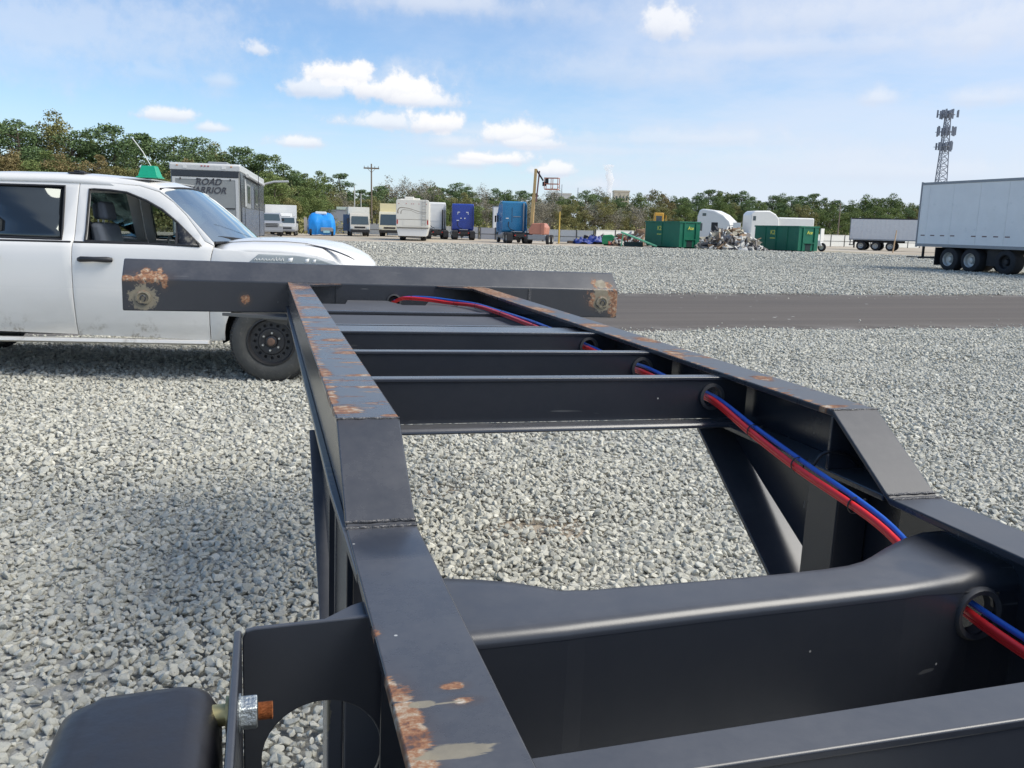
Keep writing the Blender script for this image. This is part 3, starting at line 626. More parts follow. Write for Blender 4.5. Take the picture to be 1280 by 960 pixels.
s = MB(); s.prism([(BY+math.cos(i*PI/3+.3)*.0158, BZ+math.sin(i*PI/3+.3)*.0158) for i in range(6)], 'x', -.6163, -.6000); s.build('hex_nut', ZINC, BR, bevel=.0016)
s = MB(); s.cyl((-.6163, BY, BZ), (-.6145, BY, BZ), .0175, n=24); s.build('washer', ZINC, BR, smooth=40)
pr = []
for i in range(27): pr.append((.0084 if i % 2 else .0072, -.5995+i*.0005))
s = MB(); s.lathe([(.0, -.5996)]+pr+[(.006, -.5863), (0, -.5863)], (0, BY, BZ), 'x', 20); s.build('bolt_thread', RTH, BR, smooth=80)
s = MB(); s.cyl((-.625, BY, BZ), (-.628, BY, BZ), .0165, n=24); s.cyl((-.628, BY, BZ), (-.640, BY, BZ), .010, n=16); s.build('washer', BRASS, BR, smooth=40)
# leg of the landing gear seen through the hole
s = MB(); s.box(-.5215, -.40, .985, 1.10, .0, .654); s.box(-.5215, -.5015, .985, 1.06, .654, .985); s.box(-.501, -.44, .985, .992, .66, .985); s.build('landing_leg', black_paint('landing_leg_paint', base=(.14, .14, .145), bare=[((-.522, .98, .93), (.006, .02, .06))]), CH, bevel=.003)
s = MB(); s.box(.40, .5215, .985, 1.10, .0, .654); s.build('landing_leg', PB, CH, bevel=.003)
for sx in (-1, 1):
    s = MB(); s.box(sx*.46-.13, sx*.46+.13, .92, 1.17, -.004, .012); s.build('landing_foot', PB, CH, bevel=.003)
# rounded black housing bolted beside the bracket
RBX = pmat('black_moulded_plastic', (.028, .028, .032), .42, var=.15, vscale=9, bump=.08, bscale=30)
s = MB()
def rrect(x0, x1, y0, y1, r, n=6):
    p = []
    for cx, cy, a in ((x1-r, y1-r, 0), (x0+r, y1-r, PI/2), (x0+r, y0+r, PI), (x1-r, y0+r, 1.5*PI)):
        p += [(cx+math.cos(a+PI/2*i/n)*r, cy+math.sin(a+PI/2*i/n)*r) for i in range(n+1)]
    return p
levels = [(0, .80), (0, 1.032), (.003, 1.050), (.009, 1.062), (.018, 1.068), (.028, 1.0695)]
vs = []; n_ = 28
for ins, z in levels:
    for (x, y) in rrect(-.774+ins, -.632-ins, .50+ins, .806-ins, .034-ins*.8): vs.append((x, y-.008*(x < -.74), z+(-.05*max(0, -.68-x))))
fs = [(k*n_+i, k*n_+(i+1) % n_, (k+1)*n_+(i+1) % n_, (k+1)*n_+i) for k in range(len(levels)-1) for i in range(n_)]+[tuple(range((len(levels)-1)*n_, len(levels)*n_)), tuple(range(n_-1, -1, -1))]
s.add(vs, fs); s.build('plastic_housing', RBX, CH, smooth=50)
# short grey bracket on the rail side that hides part of the front wheel
# air lines
RED = pmat('red_air_line', (.80, .03, .03), .35, var=.06, vscale=20); BLU = pmat('blue_air_line', (.025, .12, .52), .35, var=.06, vscale=20)
def spline(pts, n=8):
    pts = [Vector(p) for p in pts]; out = []
    P = [pts[0]*2-pts[1]]+pts+[pts[-1]*2-pts[-2]]
    for i in range(1, len(P)-2):
        for k in range(n):
            t = k/n; a, b, c, d = P[i-1:i+3]
            out.append(.5*((2*b)+(c-a)*t+(2*a-5*b+4*c-d)*t*t+(3*b-a-3*c+d)*t**3))
    return out+[pts[-1]]
hose = [(.023, 4.30, 1.125), (.023, 4.245, 1.125), (.06, 4.16, 1.152), (.15, 4.08, 1.158), (.26, 3.98, 1.152), (.33, 3.80, 1.156), (.352, 3.5, 1.158), (.362, 3.1, 1.160), (.368, 2.8, 1.158), (.372, 2.469, 1.152), (.372, 2.25, 1.147), (.372, 2.072, 1.151), (.372, 1.88, 1.147), (.372, 1.694, 1.149),
        (.362, 1.5, 1.121), (.357, 1.32, 1.095), (.355, 1.1, 1.066), (.356, .97, 1.02), (.357, .88, 1.003), (.352, .745, .995), (.345, .62, .99), (.34, .3, .99), (.34, -.6, .99)]
for nm, mt, dx, dzz, rr in (('red_air_hose', RED, -.006, -.003, .0056), ('red_air_hose', RED, -.004, -.011, .0036), ('blue_air_hose', BLU, .0045, .004, .0048)):
    tw = random.Random(hash(nm) % 7 if False else 5); pts = []
    for i, p in enumerate(hose): pts.append((p[0]+dx, p[1], p[2]+dzz+(.002*math.sin(i*1.7+dx*300))))
    s = MB(); s.tube(spline(pts, 7), rr, 10, 0); s.build(nm, mt, CH, smooth=70)
for i, yy in enumerate((4.13, 3.95, 3.78, 3.42, 3.0, 2.75, 1.50, 1.335, 1.165)):
    ys = [p[1] for p in hose][::-1]; cx = float(np.interp(yy, ys, [p[0] for p in hose][::-1])); cz = float(np.interp(yy, ys, [p[2] for p in hose][::-1]))
    s = MB(); s.lathe([(.0140, -.0022), (.0152, 0), (.0140, .0022)], (cx, yy, cz-.004), 'y', 14); s.tube([(cx+.012, yy, cz+.002), (cx+.020, yy, cz+.006)], .0022, 5); s.build('cable_tie', TIE, CH, smooth=60)
s = MB(); pth = [(.365+.0, 1.30, 1.10), (.375, 1.29, 1.125), (.40, 1.285, 1.13), (.43, 1.283, 1.12), (.45, 1.283, 1.10)]; s.tube(spline(pth, 5), .0035, 6); s.build('cable_clip', TIE, CH, smooth=60)
# ------------------------------------------------------------ white pickup
def white_body():
    mt = bpy.data.materials.new('white_truck_paint'); mt.use_nodes = True
    b = NB(mt.node_tree); bs = mt.node_tree.nodes['Principled BSDF']; co = b.node('ShaderNodeTexCoord').outputs['Object']
    sp = b.node('ShaderNodeSeparateXYZ'); b.l.new(co, sp.inputs[0]); z = sp.outputs[2]
    n = b.noise(b.scale(co, (1.2, 1, 3)), 1.5, 5, .65); f = b.noise(co, 14, 5, .7)
    low = b.ss(z, 1.0, .42, 0, .34); c = b.mix(b.m('MULTIPLY', low, b.ss(n, .3, .7, .4, 1)), (.83, .81, .765), (.50, .46, .38))
    sp2 = b.m('MULTIPLY', b.ss(f, .48, .68), b.m('MULTIPLY', b.ss(z, .66, .42, 0, .8), b.ss(b.noise(co, 2.2, 3), .5, .62))); c = b.mix(sp2, c, (.30, .25, .18))
    b.l.new(c, bs.inputs['Base Color']); b.l.new(b.m('ADD', .22, b.m('MULTIPLY', low, 1.0)), bs.inputs['Roughness']); bs.inputs['Coat Weight'].default_value = .3
    return mt
WT = white_body(); TRIM = pmat('black_trim', (.025, .026, .03), .5, var=.2, vscale=20); SEAL = pmat('window_seal', (.02, .02, .022), .6)
DARKIN = pmat('dark_interior', (.025, .027, .032), .8); SEATG = pmat('grey_seat_cloth', (.17, .19, .22), .85, var=.2, vscale=14, bump=.2); HEADL = pmat('headliner', (.35, .36, .36), .9)
TYRE = pmat('dusty_tyre', (.075, .074, .068), .85, var=.35, vscale=9, bump=.4, bscale=60, dirt=.35, dirtcol=(.17, .16, .13)); TREAD = pmat('tyre_tread', (.03, .03, .03), .9, var=.3, vscale=40)
RIMB = pmat('black_steel_rim', (.028, .028, .030), .42, var=.3, vscale=20, dirt=.25, dirtcol=(.10, .09, .07)); HUBR = pmat('rusty_hub', (.16, .10, .07), .7, var=.4, vscale=60); CHR = pmat('lug_nut', (.6, .6, .58), .3, metal=.9)
UND = pmat('underbody', (.02, .02, .02), .9)
G_NEAR = glass('tinted_rear_glass', (.06, .08, .10), .8); G_WS = glass('windscreen_glass', (.70, .82, .80), .10, .06, .40); G_FAR = glass('side_glass', (.72, .78, .78), .10)
TANG = math.radians(-13)
TK = empty('white_pickup_truck', (.05, 8.21, 0), TANG, 'white crew cab pickup truck with black steel wheels parked beyond the chassis', 'pickup truck')
TK.scale = (.95, 1, 1)
ZY = ([.30, .34, .40, .55, .80, 1.0, 1.15, 1.22, 1.255, 1.285, 1.35, 1.75, 1.80, 1.88], [.13, .10, .065, .026, -.004, .0, .012, .03, .045, .085, .115, .26, .285, .345])
def sy(z): return float(np.interp(z, *ZY))
CV = [.40, .55, .70, .80, .90, 1.0, 1.08, 1.15, 1.22, 1.255, 1.285, 1.35, 1.5, 1.65, 1.75, 1.80]
def near(u, v): return Vector((u, sy(v), v))
def farm(u, v): return Vector((u, 2.0-sy(v), v))
def arc(cx, cz, r, a0, a1, n=14): return [(cx+math.cos(a)*r, cz+math.sin(a)*r) for a in np.linspace(a0, a1, n)]
g = .004
fd = [(-1.85+g, .425), (-.592-g, .39), (-.575-g, .8), (-.55-g, 1.15), (-.53-g, 1.262), (-.625, 1.30), (-.70, 1.39), (-.82, 1.53), (-.95, 1.645), (-1.09, 1.735), (-1.28, 1.785), (-1.85+g, 1.82)]
fdw = [(-1.745, 1.278), (-1.75, 1.745), (-1.55, 1.738), (-1.40, 1.722), (-1.21, 1.655), (-1.05, 1.575), (-.9, 1.465), (-.66, 1.255)]
rd = [(-2.95, .45), (-1.85-g, .425), (-1.85-g, 1.82), (-2.95, 1.835)]; rdw = [(-2.84, 1.30), (-2.80, 1.765), (-1.985, 1.765), (-1.965, 1.285)]
fen = [(-.592+g, .385), (-.46, .39)]+arc(0, .41, .455, PI+.04, 0-.04, 20)+[(.50, .42), (.74, .48), (.77, .70), (.78, .95), (.75, 1.09), (.62, 1.155), (.45, 1.20), (.1, 1.215), (-.2, 1.22), (-.45, 1.235), (-.53+g, 1.25), (-.55+g, 1.15), (-.575+g, .8)]
bedp = [(-5.05, .62), (-4.2, .55)]+arc(-3.68, .41, .47, PI-.2-PI+.0, 0, 1)[:0]+[(-4.19, .50)]+arc(-3.68, .41, .49, PI-.18, .18, 18)+[(-3.17, .46), (-3.13, 1.27), (-5.05, 1.27)]
pil = [(-.53, 1.268), (-.54, 1.292), (-.80, 1.535), (-1.0, 1.70), (-1.12, 1.775), (-1.28, 1.822), (-1.5, 1.848), (-3.11, 1.862), (-3.10, 1.28), (-3.11, .44), (-2.955, .45), (-2.955, 1.840), (-1.85, 1.825), (-1.28, 1.790), (-1.09, 1.741), (-.95, 1.650), (-.82, 1.536), (-.70, 1.395), (-.625, 1.304)]
for side_, mp, fl in (('n', near, False), ('f', farm, True)):
    d = panel('front_door', fd, [fdw], mp, WT, TK, cutv=CV, thick=.035, dirflip=fl, smooth=30, bevel=.003)
    r_ = panel('rear_door', rd, [rdw], mp, WT, TK, cutv=CV, thick=.035, dirflip=fl, smooth=30, bevel=.003)
    panel('fender', fen, [], mp, WT, TK, cutv=CV, cutu=[-.3, 0, .3, .6, .8], thick=.02, dirflip=fl, smooth=30, bevel=.004)
    panel('cargo_bed_side', bedp, [], mp, WT, TK, cutv=CV, thick=.02, dirflip=fl, smooth=30, bevel=.004)
    panel('cab_pillar_frame', pil, [], mp, WT, TK, cutv=CV, thick=.03, dirflip=fl, smooth=30, bevel=.003)
    sg = 1 if side_ == 'n' else -1; yy = lambda z, o: (sy(z)+o if sg > 0 else 2.0-sy(z)-o)
    # glass, seals, sail panel
    ins = lambda u, v, o=.014: Vector((u, yy(v, o), v))
    panel('window_glass', rdw, [], ins, G_NEAR if side_ == 'n' else G_FAR, r_, cutv=CV, thick=.003, smooth=30)
    if side_ == 'f': panel('window_glass', fdw, [], ins, G_FAR, d, cutv=CV, thick=.003, smooth=30)
    panel('mirror_sail', [(-.875, 1.262), (-.89, 1.455), (-.64, 1.262)], [], lambda u, v: Vector((u, yy(v, -.012), v)), pmat('dirty_black_plastic', (.03, .03, .033), .35, dirt=.6, dirtcol=(.20, .19, .16), vscale=12), d, cutv=CV, thick=.03, dirflip=fl, smooth=30)
    for w, par in ((fdw, d), (rdw, r_)):
        s = MB(); lp = w+[w[0]]; pth = []
        for a, b_ in zip(lp[:-1], lp[1:]):
            for k in range(5): t = k/5; u = a[0]+(b_[0]-a[0])*t; v = a[1]+(b_[1]-a[1])*t; pth.append((u, yy(v, -.001), v))
        pth.append(pth[0]); s.tube(pth, .011, 6); s.build('window_seal', SEAL, par, smooth=60)
    s = MB(); s.bar((-.885, yy(1.26, .012), 1.26), (-.905, yy(1.47, .012), 1.465), .02, .02); s.build('window_post', SEAL, d)
    for par, hx in ((d, -1.63), (r_, -2.68)):
        s = MB(); pth = [(hx-.15, yy(1.115, -.002), 1.113), (hx-.12, yy(1.115, -.035), 1.118), (hx, yy(1.115, -.045), 1.12), (hx+.12, yy(1.115, -.035), 1.118), (hx+.155, yy(1.115, -.002), 1.115)]
        s.tube(pth, [.021, .026, .022, .026, .021], 8); s.build('door_handle', TRIM, par, smooth=60)
    for par, a, b_ in ((d, -1.84, -.66), (r_, -2.93, -1.87)):
        s = MB(); s.tube([(u, yy(1.268, -.006), 1.262+(.004 if u < -1 else -.006)) for u in np.linspace(a, b_, 9)], .010, 6); s.build('belt_strip', SEAL, par, smooth=60)
    # rocker with its step
    s = MB(); s.prism([(yy(.40, .02), .395), (yy(.40, -.05), .392), (yy(.40, -.06), .365), (yy(.40, .0), .345), (yy(.40, .06), .345)], 'x', -3.1, -.60); s.build('rocker_step', WT, TK, bevel=.004)
# hood and front end
s = MB(); rows = []
HX = [-.53, -.40, -.2, .1, .33, .50, .62, .73, .82, .90, .93]; HZ = [1.29, 1.310, 1.322, 1.318, 1.302, 1.277, 1.245, 1.205, 1.155, 1.08, 1.0]
SHO = [(.03, -.10), (.07, -.072), (.13, -.04), (.20, -.022), (.27, -.018), (.33, .0), (.5, .012), (.75, .018), (1.0, .02)]
YS = [(a, b_) for a, b_ in SHO]+[(2-a, b_) for a, b_ in SHO[-2::-1]]
vs = []
for x, z in zip(HX, HZ):
    for a, dz_ in YS:
        pull = (abs(a-1.0)**2.5)*.50 if x > .45 else 0
        vs.append((x-pull*min(1, (x-.45)*2.2), a, z+dz_))
n_ = len(YS); fs = [(i*n_+j, i*n_+j+1, (i+1)*n_+j+1, (i+1)*n_+j) for i in range(len(HX)-1) for j in range(n_-1)]
s.add(vs, fs); o = s.build('hood', WT, TK, smooth=40); m_ = o.modifiers.new('t', 'SOLIDIFY'); m_.thickness = .02; m_.offset = -1
s = MB(); s.prism([(.10, .46), (1.9, .46), (1.94, .75), (1.94, 1.08), (.06, 1.08), (.06, .75)], 'x', .52, .68); s.build('front_fascia', WT, TK, bevel=.02)
s = MB(); s.box(.68, .86, .5, 1.5, .78, 1.04); [s.box(.861, .88, .45, 1.55, .80+i*.06, .82+i*.06) for i in range(4)]; s.build('grille', TRIM, TK, bevel=.004)
for y in (.10, 1.62):
    s = MB(); s.box(.60, .72, y, y+.28, .82, 1.06); s.build('headlight', glass('lamp_lens', (.7, .75, .8), .2), TK, bevel=.01)
s = MB(); s.prism([(.06, .42), (1.94, .42), (1.9, .68), (.1, .68)], 'x', .70, .84); s.build('front_bumper', TRIM, TK, bevel=.02)
# hood details: decal on the shoulder, dark slot
def sho(u, v, o=.003):
    # v 0..1 runs from the fender line up over the shoulder
    yy_ = .012+v*.10; z = float(np.interp(u, HX, HZ))+float(np.interp(yy_, [a for a, _ in SHO], [b_ for _, b_ in SHO])); return Vector((u, yy_-o, z+o))
DEC = pmat('grey_decal', (.33, .36, .36), .5)
def fsd(u, v, o=.004): return Vector((u, sy(v)-o, v))
panel('hood_decal', [(-.22, 1.10), (-.10, 1.20), (.25, 1.195), (.45, 1.175), (.66, 1.11)], [], fsd, DEC, TK, cutu=[-.1, 0, .1, .2, .3, .4, .5], cutv=[1.12, 1.15, 1.18], thick=.002, smooth=60)
r = random.Random(4)
for i in range(9):
    u = -.14+i*.032; s = MB(); s.tube([fsd(u, 1.145, .008), fsd(u+.018, 1.145+r.uniform(.012, .032), .008), fsd(u+.022, 1.146, .008)], .0035, 5); s.build('decal_stroke', pmat('white_print', (.8, .8, .78), .5), TK)
for u, w, h in ((.20, .06, .04), (.36, .05, .035), (.43, .04, .03)):
    panel('decal_patch', [(u-w/2, 1.13), (u-w/4, 1.13+h), (u+w/2, 1.135+h), (u+w/3, 1.135)], [], lambda a, b_: fsd(a, b_, .007), MATS['white_print'], TK, thick=.002)
def hd(u, v, o=.004):
    z = float(np.interp(u, HX, HZ))+float(np.interp(v, [a for a, _ in YS], [b_ for _, b_ in YS])); return Vector((u, v, z+o))
panel('hood_slot', [(.30, .262), (.50, .235), (.66, .225), (.76, .25), (.60, .285), (.45, .285)], [], hd, TRIM, TK, cutu=[.36, .45, .55, .65, .75], thick=.004, smooth=60)
s = MB(); s.tube([hd(u, .30+.02*math.sin(u*3), .0) for u in np.linspace(-.5, .3, 9)]+[hd(u, .30-.05*(u-.3), .0) for u in np.linspace(.36, .78, 8)], .004, 5); s.build('hood_seam', SEAL, TK)
# roof
s = MB(); RX = [-1.06, -1.12, -1.24, -1.38, -1.52, -1.8, -2.1, -2.6, -2.95, -3.11]; RZ = [1.768, 1.80, 1.838, 1.862, 1.875, 1.893, 1.90, 1.897, 1.885, 1.86]
RY = [(.275, -.095), (.30, -.052), (.34, -.025), (.42, -.008), (.6, .004), (1.0, .014)]; RY = RY+[(2-a, b_) for a, b_ in RY[-2::-1]]
vs = []; 
for x, z in zip(RX, RZ):
    for a, dz_ in RY: vs.append((x+(.05*(1-abs(a-1)/.75) if x > -1.3 else 0), a, z+dz_*(.35 if x > -1.1 else 1)))
n_ = len(RY); s.add(vs, [(i*n_+j, i*n_+j+1, (i+1)*n_+j+1, (i+1)*n_+j) for i in range(len(RX)-1) for j in range(n_-1)])
o = s.build('roof', WT, TK, smooth=50); m_ = o.modifiers.new('t', 'SOLIDIFY'); m_.thickness = .02; m_.offset = -1
s = MB(); s.box(-2.0, -1.84, .36, .52, 1.885, 1.90); s.box(-1.95, -1.89, .38, .5, 1.90, 1.915); s.build('roof_lamp_base', TRIM, TK, bevel=.006)
# windscreen
s = MB(); vs = []; A = 9
for i in range(7):
    t = i/6
    for j in range(A):
        q = j/(A-1); b0 = Vector((-.53+.11*(1-(2*q-1)**2), .09+q*1.82, 1.285)); t0 = Vector((-1.10+.07*(1-(2*q-1)**2), .31+q*1.38, 1.765+.03*(1-(2*q-1)**2)))
        p = b0.lerp(t0, t); p.z += .018*math.sin(PI*t); vs.append(p)
s.add(vs, [(i*A+j, i*A+j+1, (i+1)*A+j+1, (i+1)*A+j) for i in range(6) for j in range(A-1)]); ws = s.build('windscreen', G_WS, TK, smooth=60)
s = MB(); s.tube([vs[j]+Vector((0, 0, .004)) for j in range(A)], .013, 6); s.tube([vs[54+j] for j in range(A)], .011, 6); s.build('windscreen_seal', SEAL, ws, smooth=60)
s = MB(); s.tube([(-.42, 1.35, 1.31), (-.55, 1.2, 1.33), (-.60, .75, 1.345), (-.62, .55, 1.36)], .010, 6); s.tube([(-.40, .75, 1.31), (-.50, .5, 1.33), (-.56, .30, 1.34)], .010, 6); s.build('wiper', TRIM, TK, smooth=60)
s = MB(); s.box(-.60, -.45, .25, 1.75, 1.25, 1.30); s.build('cowl', TRIM, TK, bevel=.01)
# interior
s = MB(); s.box(-3.08, -.55, .10, 1.90, .42, .47); s.box(-3.10, -3.06, .12, 1.88, .46, 1.30); s.build('cab_floor', DARKIN, TK)
s = MB(); s.prism([(-.56, .46), (-.56, 1.24), (-.75, 1.27), (-.95, 1.20), (-.92, .8), (-.80, .46)], 'y', .12, 1.88); s.build('dashboard', pmat('dash_plastic', (.05, .06, .075), .7), TK, bevel=.02)
for y, dx_ in ((.30, -.20), (1.15, -.62)):
    st = bpy.data.objects.new('front_seat', None); COL.objects.link(st); st.parent = TK; st.location = (dx_, 0, 0)
    s = MB(); s.box(-1.52, -1.02, y, y+.52, .62, .82); s.build('cushion', SEATG, st, bevel=.06, seg=3)
    s = MB(); s.prism([(-1.50, .78), (-1.33, .78), (-1.50, 1.44), (-1.62, 1.44)], 'y', y+.02, y+.50); s.build('seat_back', SEATG, st, bevel=.05, seg=3)
    s = MB(); s.prism([(-1.57, 1.47), (-1.47, 1.47), (-1.50, 1.64), (-1.58, 1.64)], 'y', y+.13, y+.39); s.build('headrest', SEATG, st, bevel=.035, seg=3)
    for dy in (.2, .32):
        s = MB(); s.cyl((-1.54, y+dy, 1.40), (-1.535, y+dy, 1.5), .008, n=6); s.build('headrest_post', CHR, st)
s = MB(); s.box(-2.75, -2.35, .22, 1.78, .65, .85); s.prism([(-2.75, .8), (-2.62, .8), (-2.80, 1.42), (-2.92, 1.42)], 'y', .22, 1.78); s.build('rear_seat', SEATG, TK, bevel=.05)
for y_ in (.31,):
    s = MB(); s.box(-1.9, -1.82, y_, y_+.08, .5, 1.78); s.build('inner_pillar', DARKIN, TK)
s = MB(); s.lathe([(.185, -.012), (.197, 0), (.185, .012)], (0, 0, 0), 'x', 28, close=True); s.box(-.006, .006, -.18, .18, -.02, .02); s.box(-.02, .02, -.05, .05, -.05, .05); o = s.build('steering_wheel', TRIM, TK, smooth=50); o.location = (-1.02, .52, 1.16); o.rotation_euler = (0, math.radians(-25), 0)
s = MB(); s.box(-3.0, -1.2, .36, 1.64, 1.845, 1.855); s.build('headliner', HEADL, TK)
s = MB(); s.box(-3.14, -3.12, .14, 1.86, .5, 1.27); s.box(-5.03, -3.14, .10, 1.90, .62, .66); s.box(-5.05, -5.01, .07, 1.93, .62, 1.25); s.build('cargo_bed', WT, TK)
s = MB(); s.box(-5.0, .9, .55, 1.45, .36, .46); s.box(-.9, .9, .28, 1.72, .40, .60); s.build('underbody', UND, TK)
for cx in (0, -3.68):
    for y0, y1 in ((.06, .34), (1.66, 1.94)):
        s = MB(); a = arc(cx, .41, .48, PI+.1, -.1, 16); 
        s.add([(p[0], y, p[1]) for y in (y0, y1) for p in a], [(i, i+1, 17+i-1+0, 16+i) for i in range(0)]+[(i, i+1, 16+i+1, 16+i) for i in range(15)]); s.build('wheel_liner', UND, TK)
        
def disc_with_holes(name, y, R, holes, mats, parent, thick):
    return panel(name, circle(0, 0, R, 40), holes, lambda u, v: Vector((u, y+(.0 if math.hypot(u, v) > .1 else .0), v)), mats, parent, thick=thick, smooth=None, bevel=.002)
def pickup_wheel(x, y, out):
    """out = -1: outer face looks to -y"""
    w = bpy.data.objects.new('wheel', None); COL.objects.link(w); w.parent = TK; w.location = (x, y, .395); w.rotation_euler = (0, 0, 0 if out < 0 else PI); w.scale = (1/.95, 1, 1)
    s = MB(); s.lathe([(.215, .02), (.235, .006), (.275, -.004), (.32, .0), (.352, .012), (.374, .030), (.385, .05), (.385, .22), (.352, .256), (.22, .25)], (0, 0, 0), 'y', 56); s.build('tyre', TYRE, w, smooth=45)
    s = MB()
    for i in range(56):
        a = 2*PI*i/56
        for k, (y0, y1, ro) in enumerate(((.018, .075, .386), (.10, .17, .389), (.19, .25, .386))):
            a2 = a+(.055 if k == 1 else 0); c_, s2 = math.cos(a2), math.sin(a2); t = Vector((-s2, 0, c_)); rad = Vector((c_, 0, s2))
            rr0 = ro-.014; p = lambda yy2, rr, tt: rad*rr+Vector((0, yy2, 0))+t*tt
            ri = rr0-(.016 if (k != 1) else 0)
            outr = lambda yy2: ro+.008-(.02 if yy2 < .03 or yy2 > .24 else 0)
            s.hexa([p(y0, ri, -.014), p(y1, rr0, -.014), p(y1, rr0, .014), p(y0, ri, .014), p(y0, outr(y0), -.013), p(y1, outr(y1), -.013), p(y1, outr(y1), .013), p(y0, outr(y0), .013)])
    o = s.build('tyre_tread', TREAD, w); o['kind'] = 'stuff'
    rm = bpy.data.objects.new('rim', None); COL.objects.link(rm); rm.parent = w
    s = MB(); s.lathe([(.216, .012), (.222, .004), (.212, .002), (.205, .02), (.196, .05), (.19, .10), (.19, .22)], (0, 0, 0), 'y', 48); s.lathe([(.200, .045), (.178, .046)], (0, 0, 0), 'y', 48); s.build('rim_barrel', RIMB, rm, smooth=50)
    hs = [circle(math.cos(2*PI*i/16)*.155, math.sin(2*PI*i/16)*.155, .0145, 12) for i in range(16)]
    disc_with_holes('rim_disc', .047, .180, hs, RIMB, rm, .006)
    s = MB(); s.lathe([(.128, .047), (.118, .036), (.095, .034), (.062, .040)], (0, 0, 0), 'y', 40); s.lathe([(.058, .047), (.052, .022), (.040, .016), (0, .016)], (0, 0, 0), 'y', 28, 0); s.build('rim_dome', RIMB, rm, smooth=35)
    s = MB(); s.lathe([(.038, .018), (.034, .006), (.024, .002), (0, .004)], (0, 0, 0), 'y', 20); s.build('hub', HUBR, rm, smooth=35)
    for i in range(6):
        a = 2*PI*i/6+.4; s = MB(); s.cyl((math.cos(a)*.082, .036, math.sin(a)*.082), (math.cos(a)*.082, .012, math.sin(a)*.082), .0115, .010, n=6); s.build('lug_nut', CHR, rm)
    s = MB(); s.cyl((0, .06, 0), (0, .20, 0), .17, n=20); s.build('brake_drum', UND, rm)
pickup_wheel(0, 0, -1); pickup_wheel(-3.68, 0, -1); pickup_wheel(0, 2.0, 1); pickup_wheel(-3.68, 2.0, 1)
s = MB(); s.cyl((-.50, 1.72, 1.26), (-.50, 1.72, 2.02), .004, n=6); s.build('antenna', TRIM, TK)
# green cap and whip on the roof
GC = empty('green_roof_marker', (0, 0, 0), TANG, 'green plastic cap with a slanting white whip on the pickup roof', 'roof marker')
GC.location = Matrix.Translation(TK.location) @ Matrix.Rotation(TANG, 4, 'Z') @ Vector((-1.34, .9, 1.888))
GRN = pmat('green_plastic', (.01, .36, .20), .4, var=.15, vscale=20)
s = MB(); s.hexa([(-.10, -.08, 0), (.10, -.08, 0), (.10, .08, 0), (-.10, .08, 0), (-.065, -.05, .115), (.065, -.05, .115), (.065, .05, .115), (-.065, .05, .115)]); s.box(-.11, .11, -.09, .09, -.004, .010); s.build('cap', GRN, GC, bevel=.012)
s = MB(); s.tube([(0.02, 0, .10), (-.06, 0, .25), (-.16, 0, .385)], .0045, 6); s.build('whip', pmat('white_whip', (.75, .75, .7), .5), GC)
# ------------------------------------------------------------ vehicles and heaps across the yard
def vrz(p): return -math.atan2(p.x, p.y)                       # local +y points away from the camera
def M(name, *a, **k): return pmat(name, *a, **k)
WHT = pmat('far_white_paint', (.80, .79, .75), .35, var=.05, dirt=.12, dirtcol=(.5, .47, .4)); OFFW = pmat('far_cream_paint', (.78, .75, .66), .4, var=.06, dirt=.2, dirtcol=(.45, .4, .3))
FGLASS = pmat('far_dark_glass', (.05, .075, .085), .08, var=.2, spec=.8); BLKF = pmat('far_black', (.02, .02, .022), .6); GREYM = pmat('far_grey_metal', (.30, .31, .32), .45, metal=.3)
FTYRE = pmat('far_tyre', (.028, .028, .03), .85, var=.3); FRIM = pmat('far_rim', (.55, .54, .50), .45, metal=.4, var=.2, vscale=8)
LAMPR = pmat('red_lens', (.45, .03, .02), .3); LAMPO = pmat('amber_lens', (.7, .25, .02), .3)
def wheel(parent, x, y, r=.5, w=.30, axis='x', out=-1, dual=False, rim=None, n=28, z=None):
    """out: side on which the rim shows"""
    t = bpy.data.objects.new('wheel', None); COL.objects.link(t); t.parent = parent; t.location = (x, y, r if z is None else z)
    h = w/2*(2.1 if dual else 1)
    s = MB(); s.lathe([(r*.58, out*h), (r*.80, out*(h+.01)), (r*.97, out*h*.85), (r, out*h*.6), (r, 0 if not dual else out*h*.1), (r, -out*h*.6), (r*.97, -out*h*.85), (r*.58, -out*h)], (0, 0, 0), axis, n); s.build('tyre', FTYRE, t, smooth=40)
    s = MB(); s.lathe([(r*.58, out*h*.98), (r*.54, out*h*.92), (r*.50, out*h*.45), (r*.30, out*h*.35), (r*.20, out*h*.75), (0, out*h*.78)], (0, 0, 0), axis, n); s.build('rim', rim or FRIM, t, smooth=40)
    return t
def bx(name, mat, parent, *box, bevel=0, **k):
    s = MB(); s.box(*box); return s.build(name, mat, parent, bevel=bevel, **k)

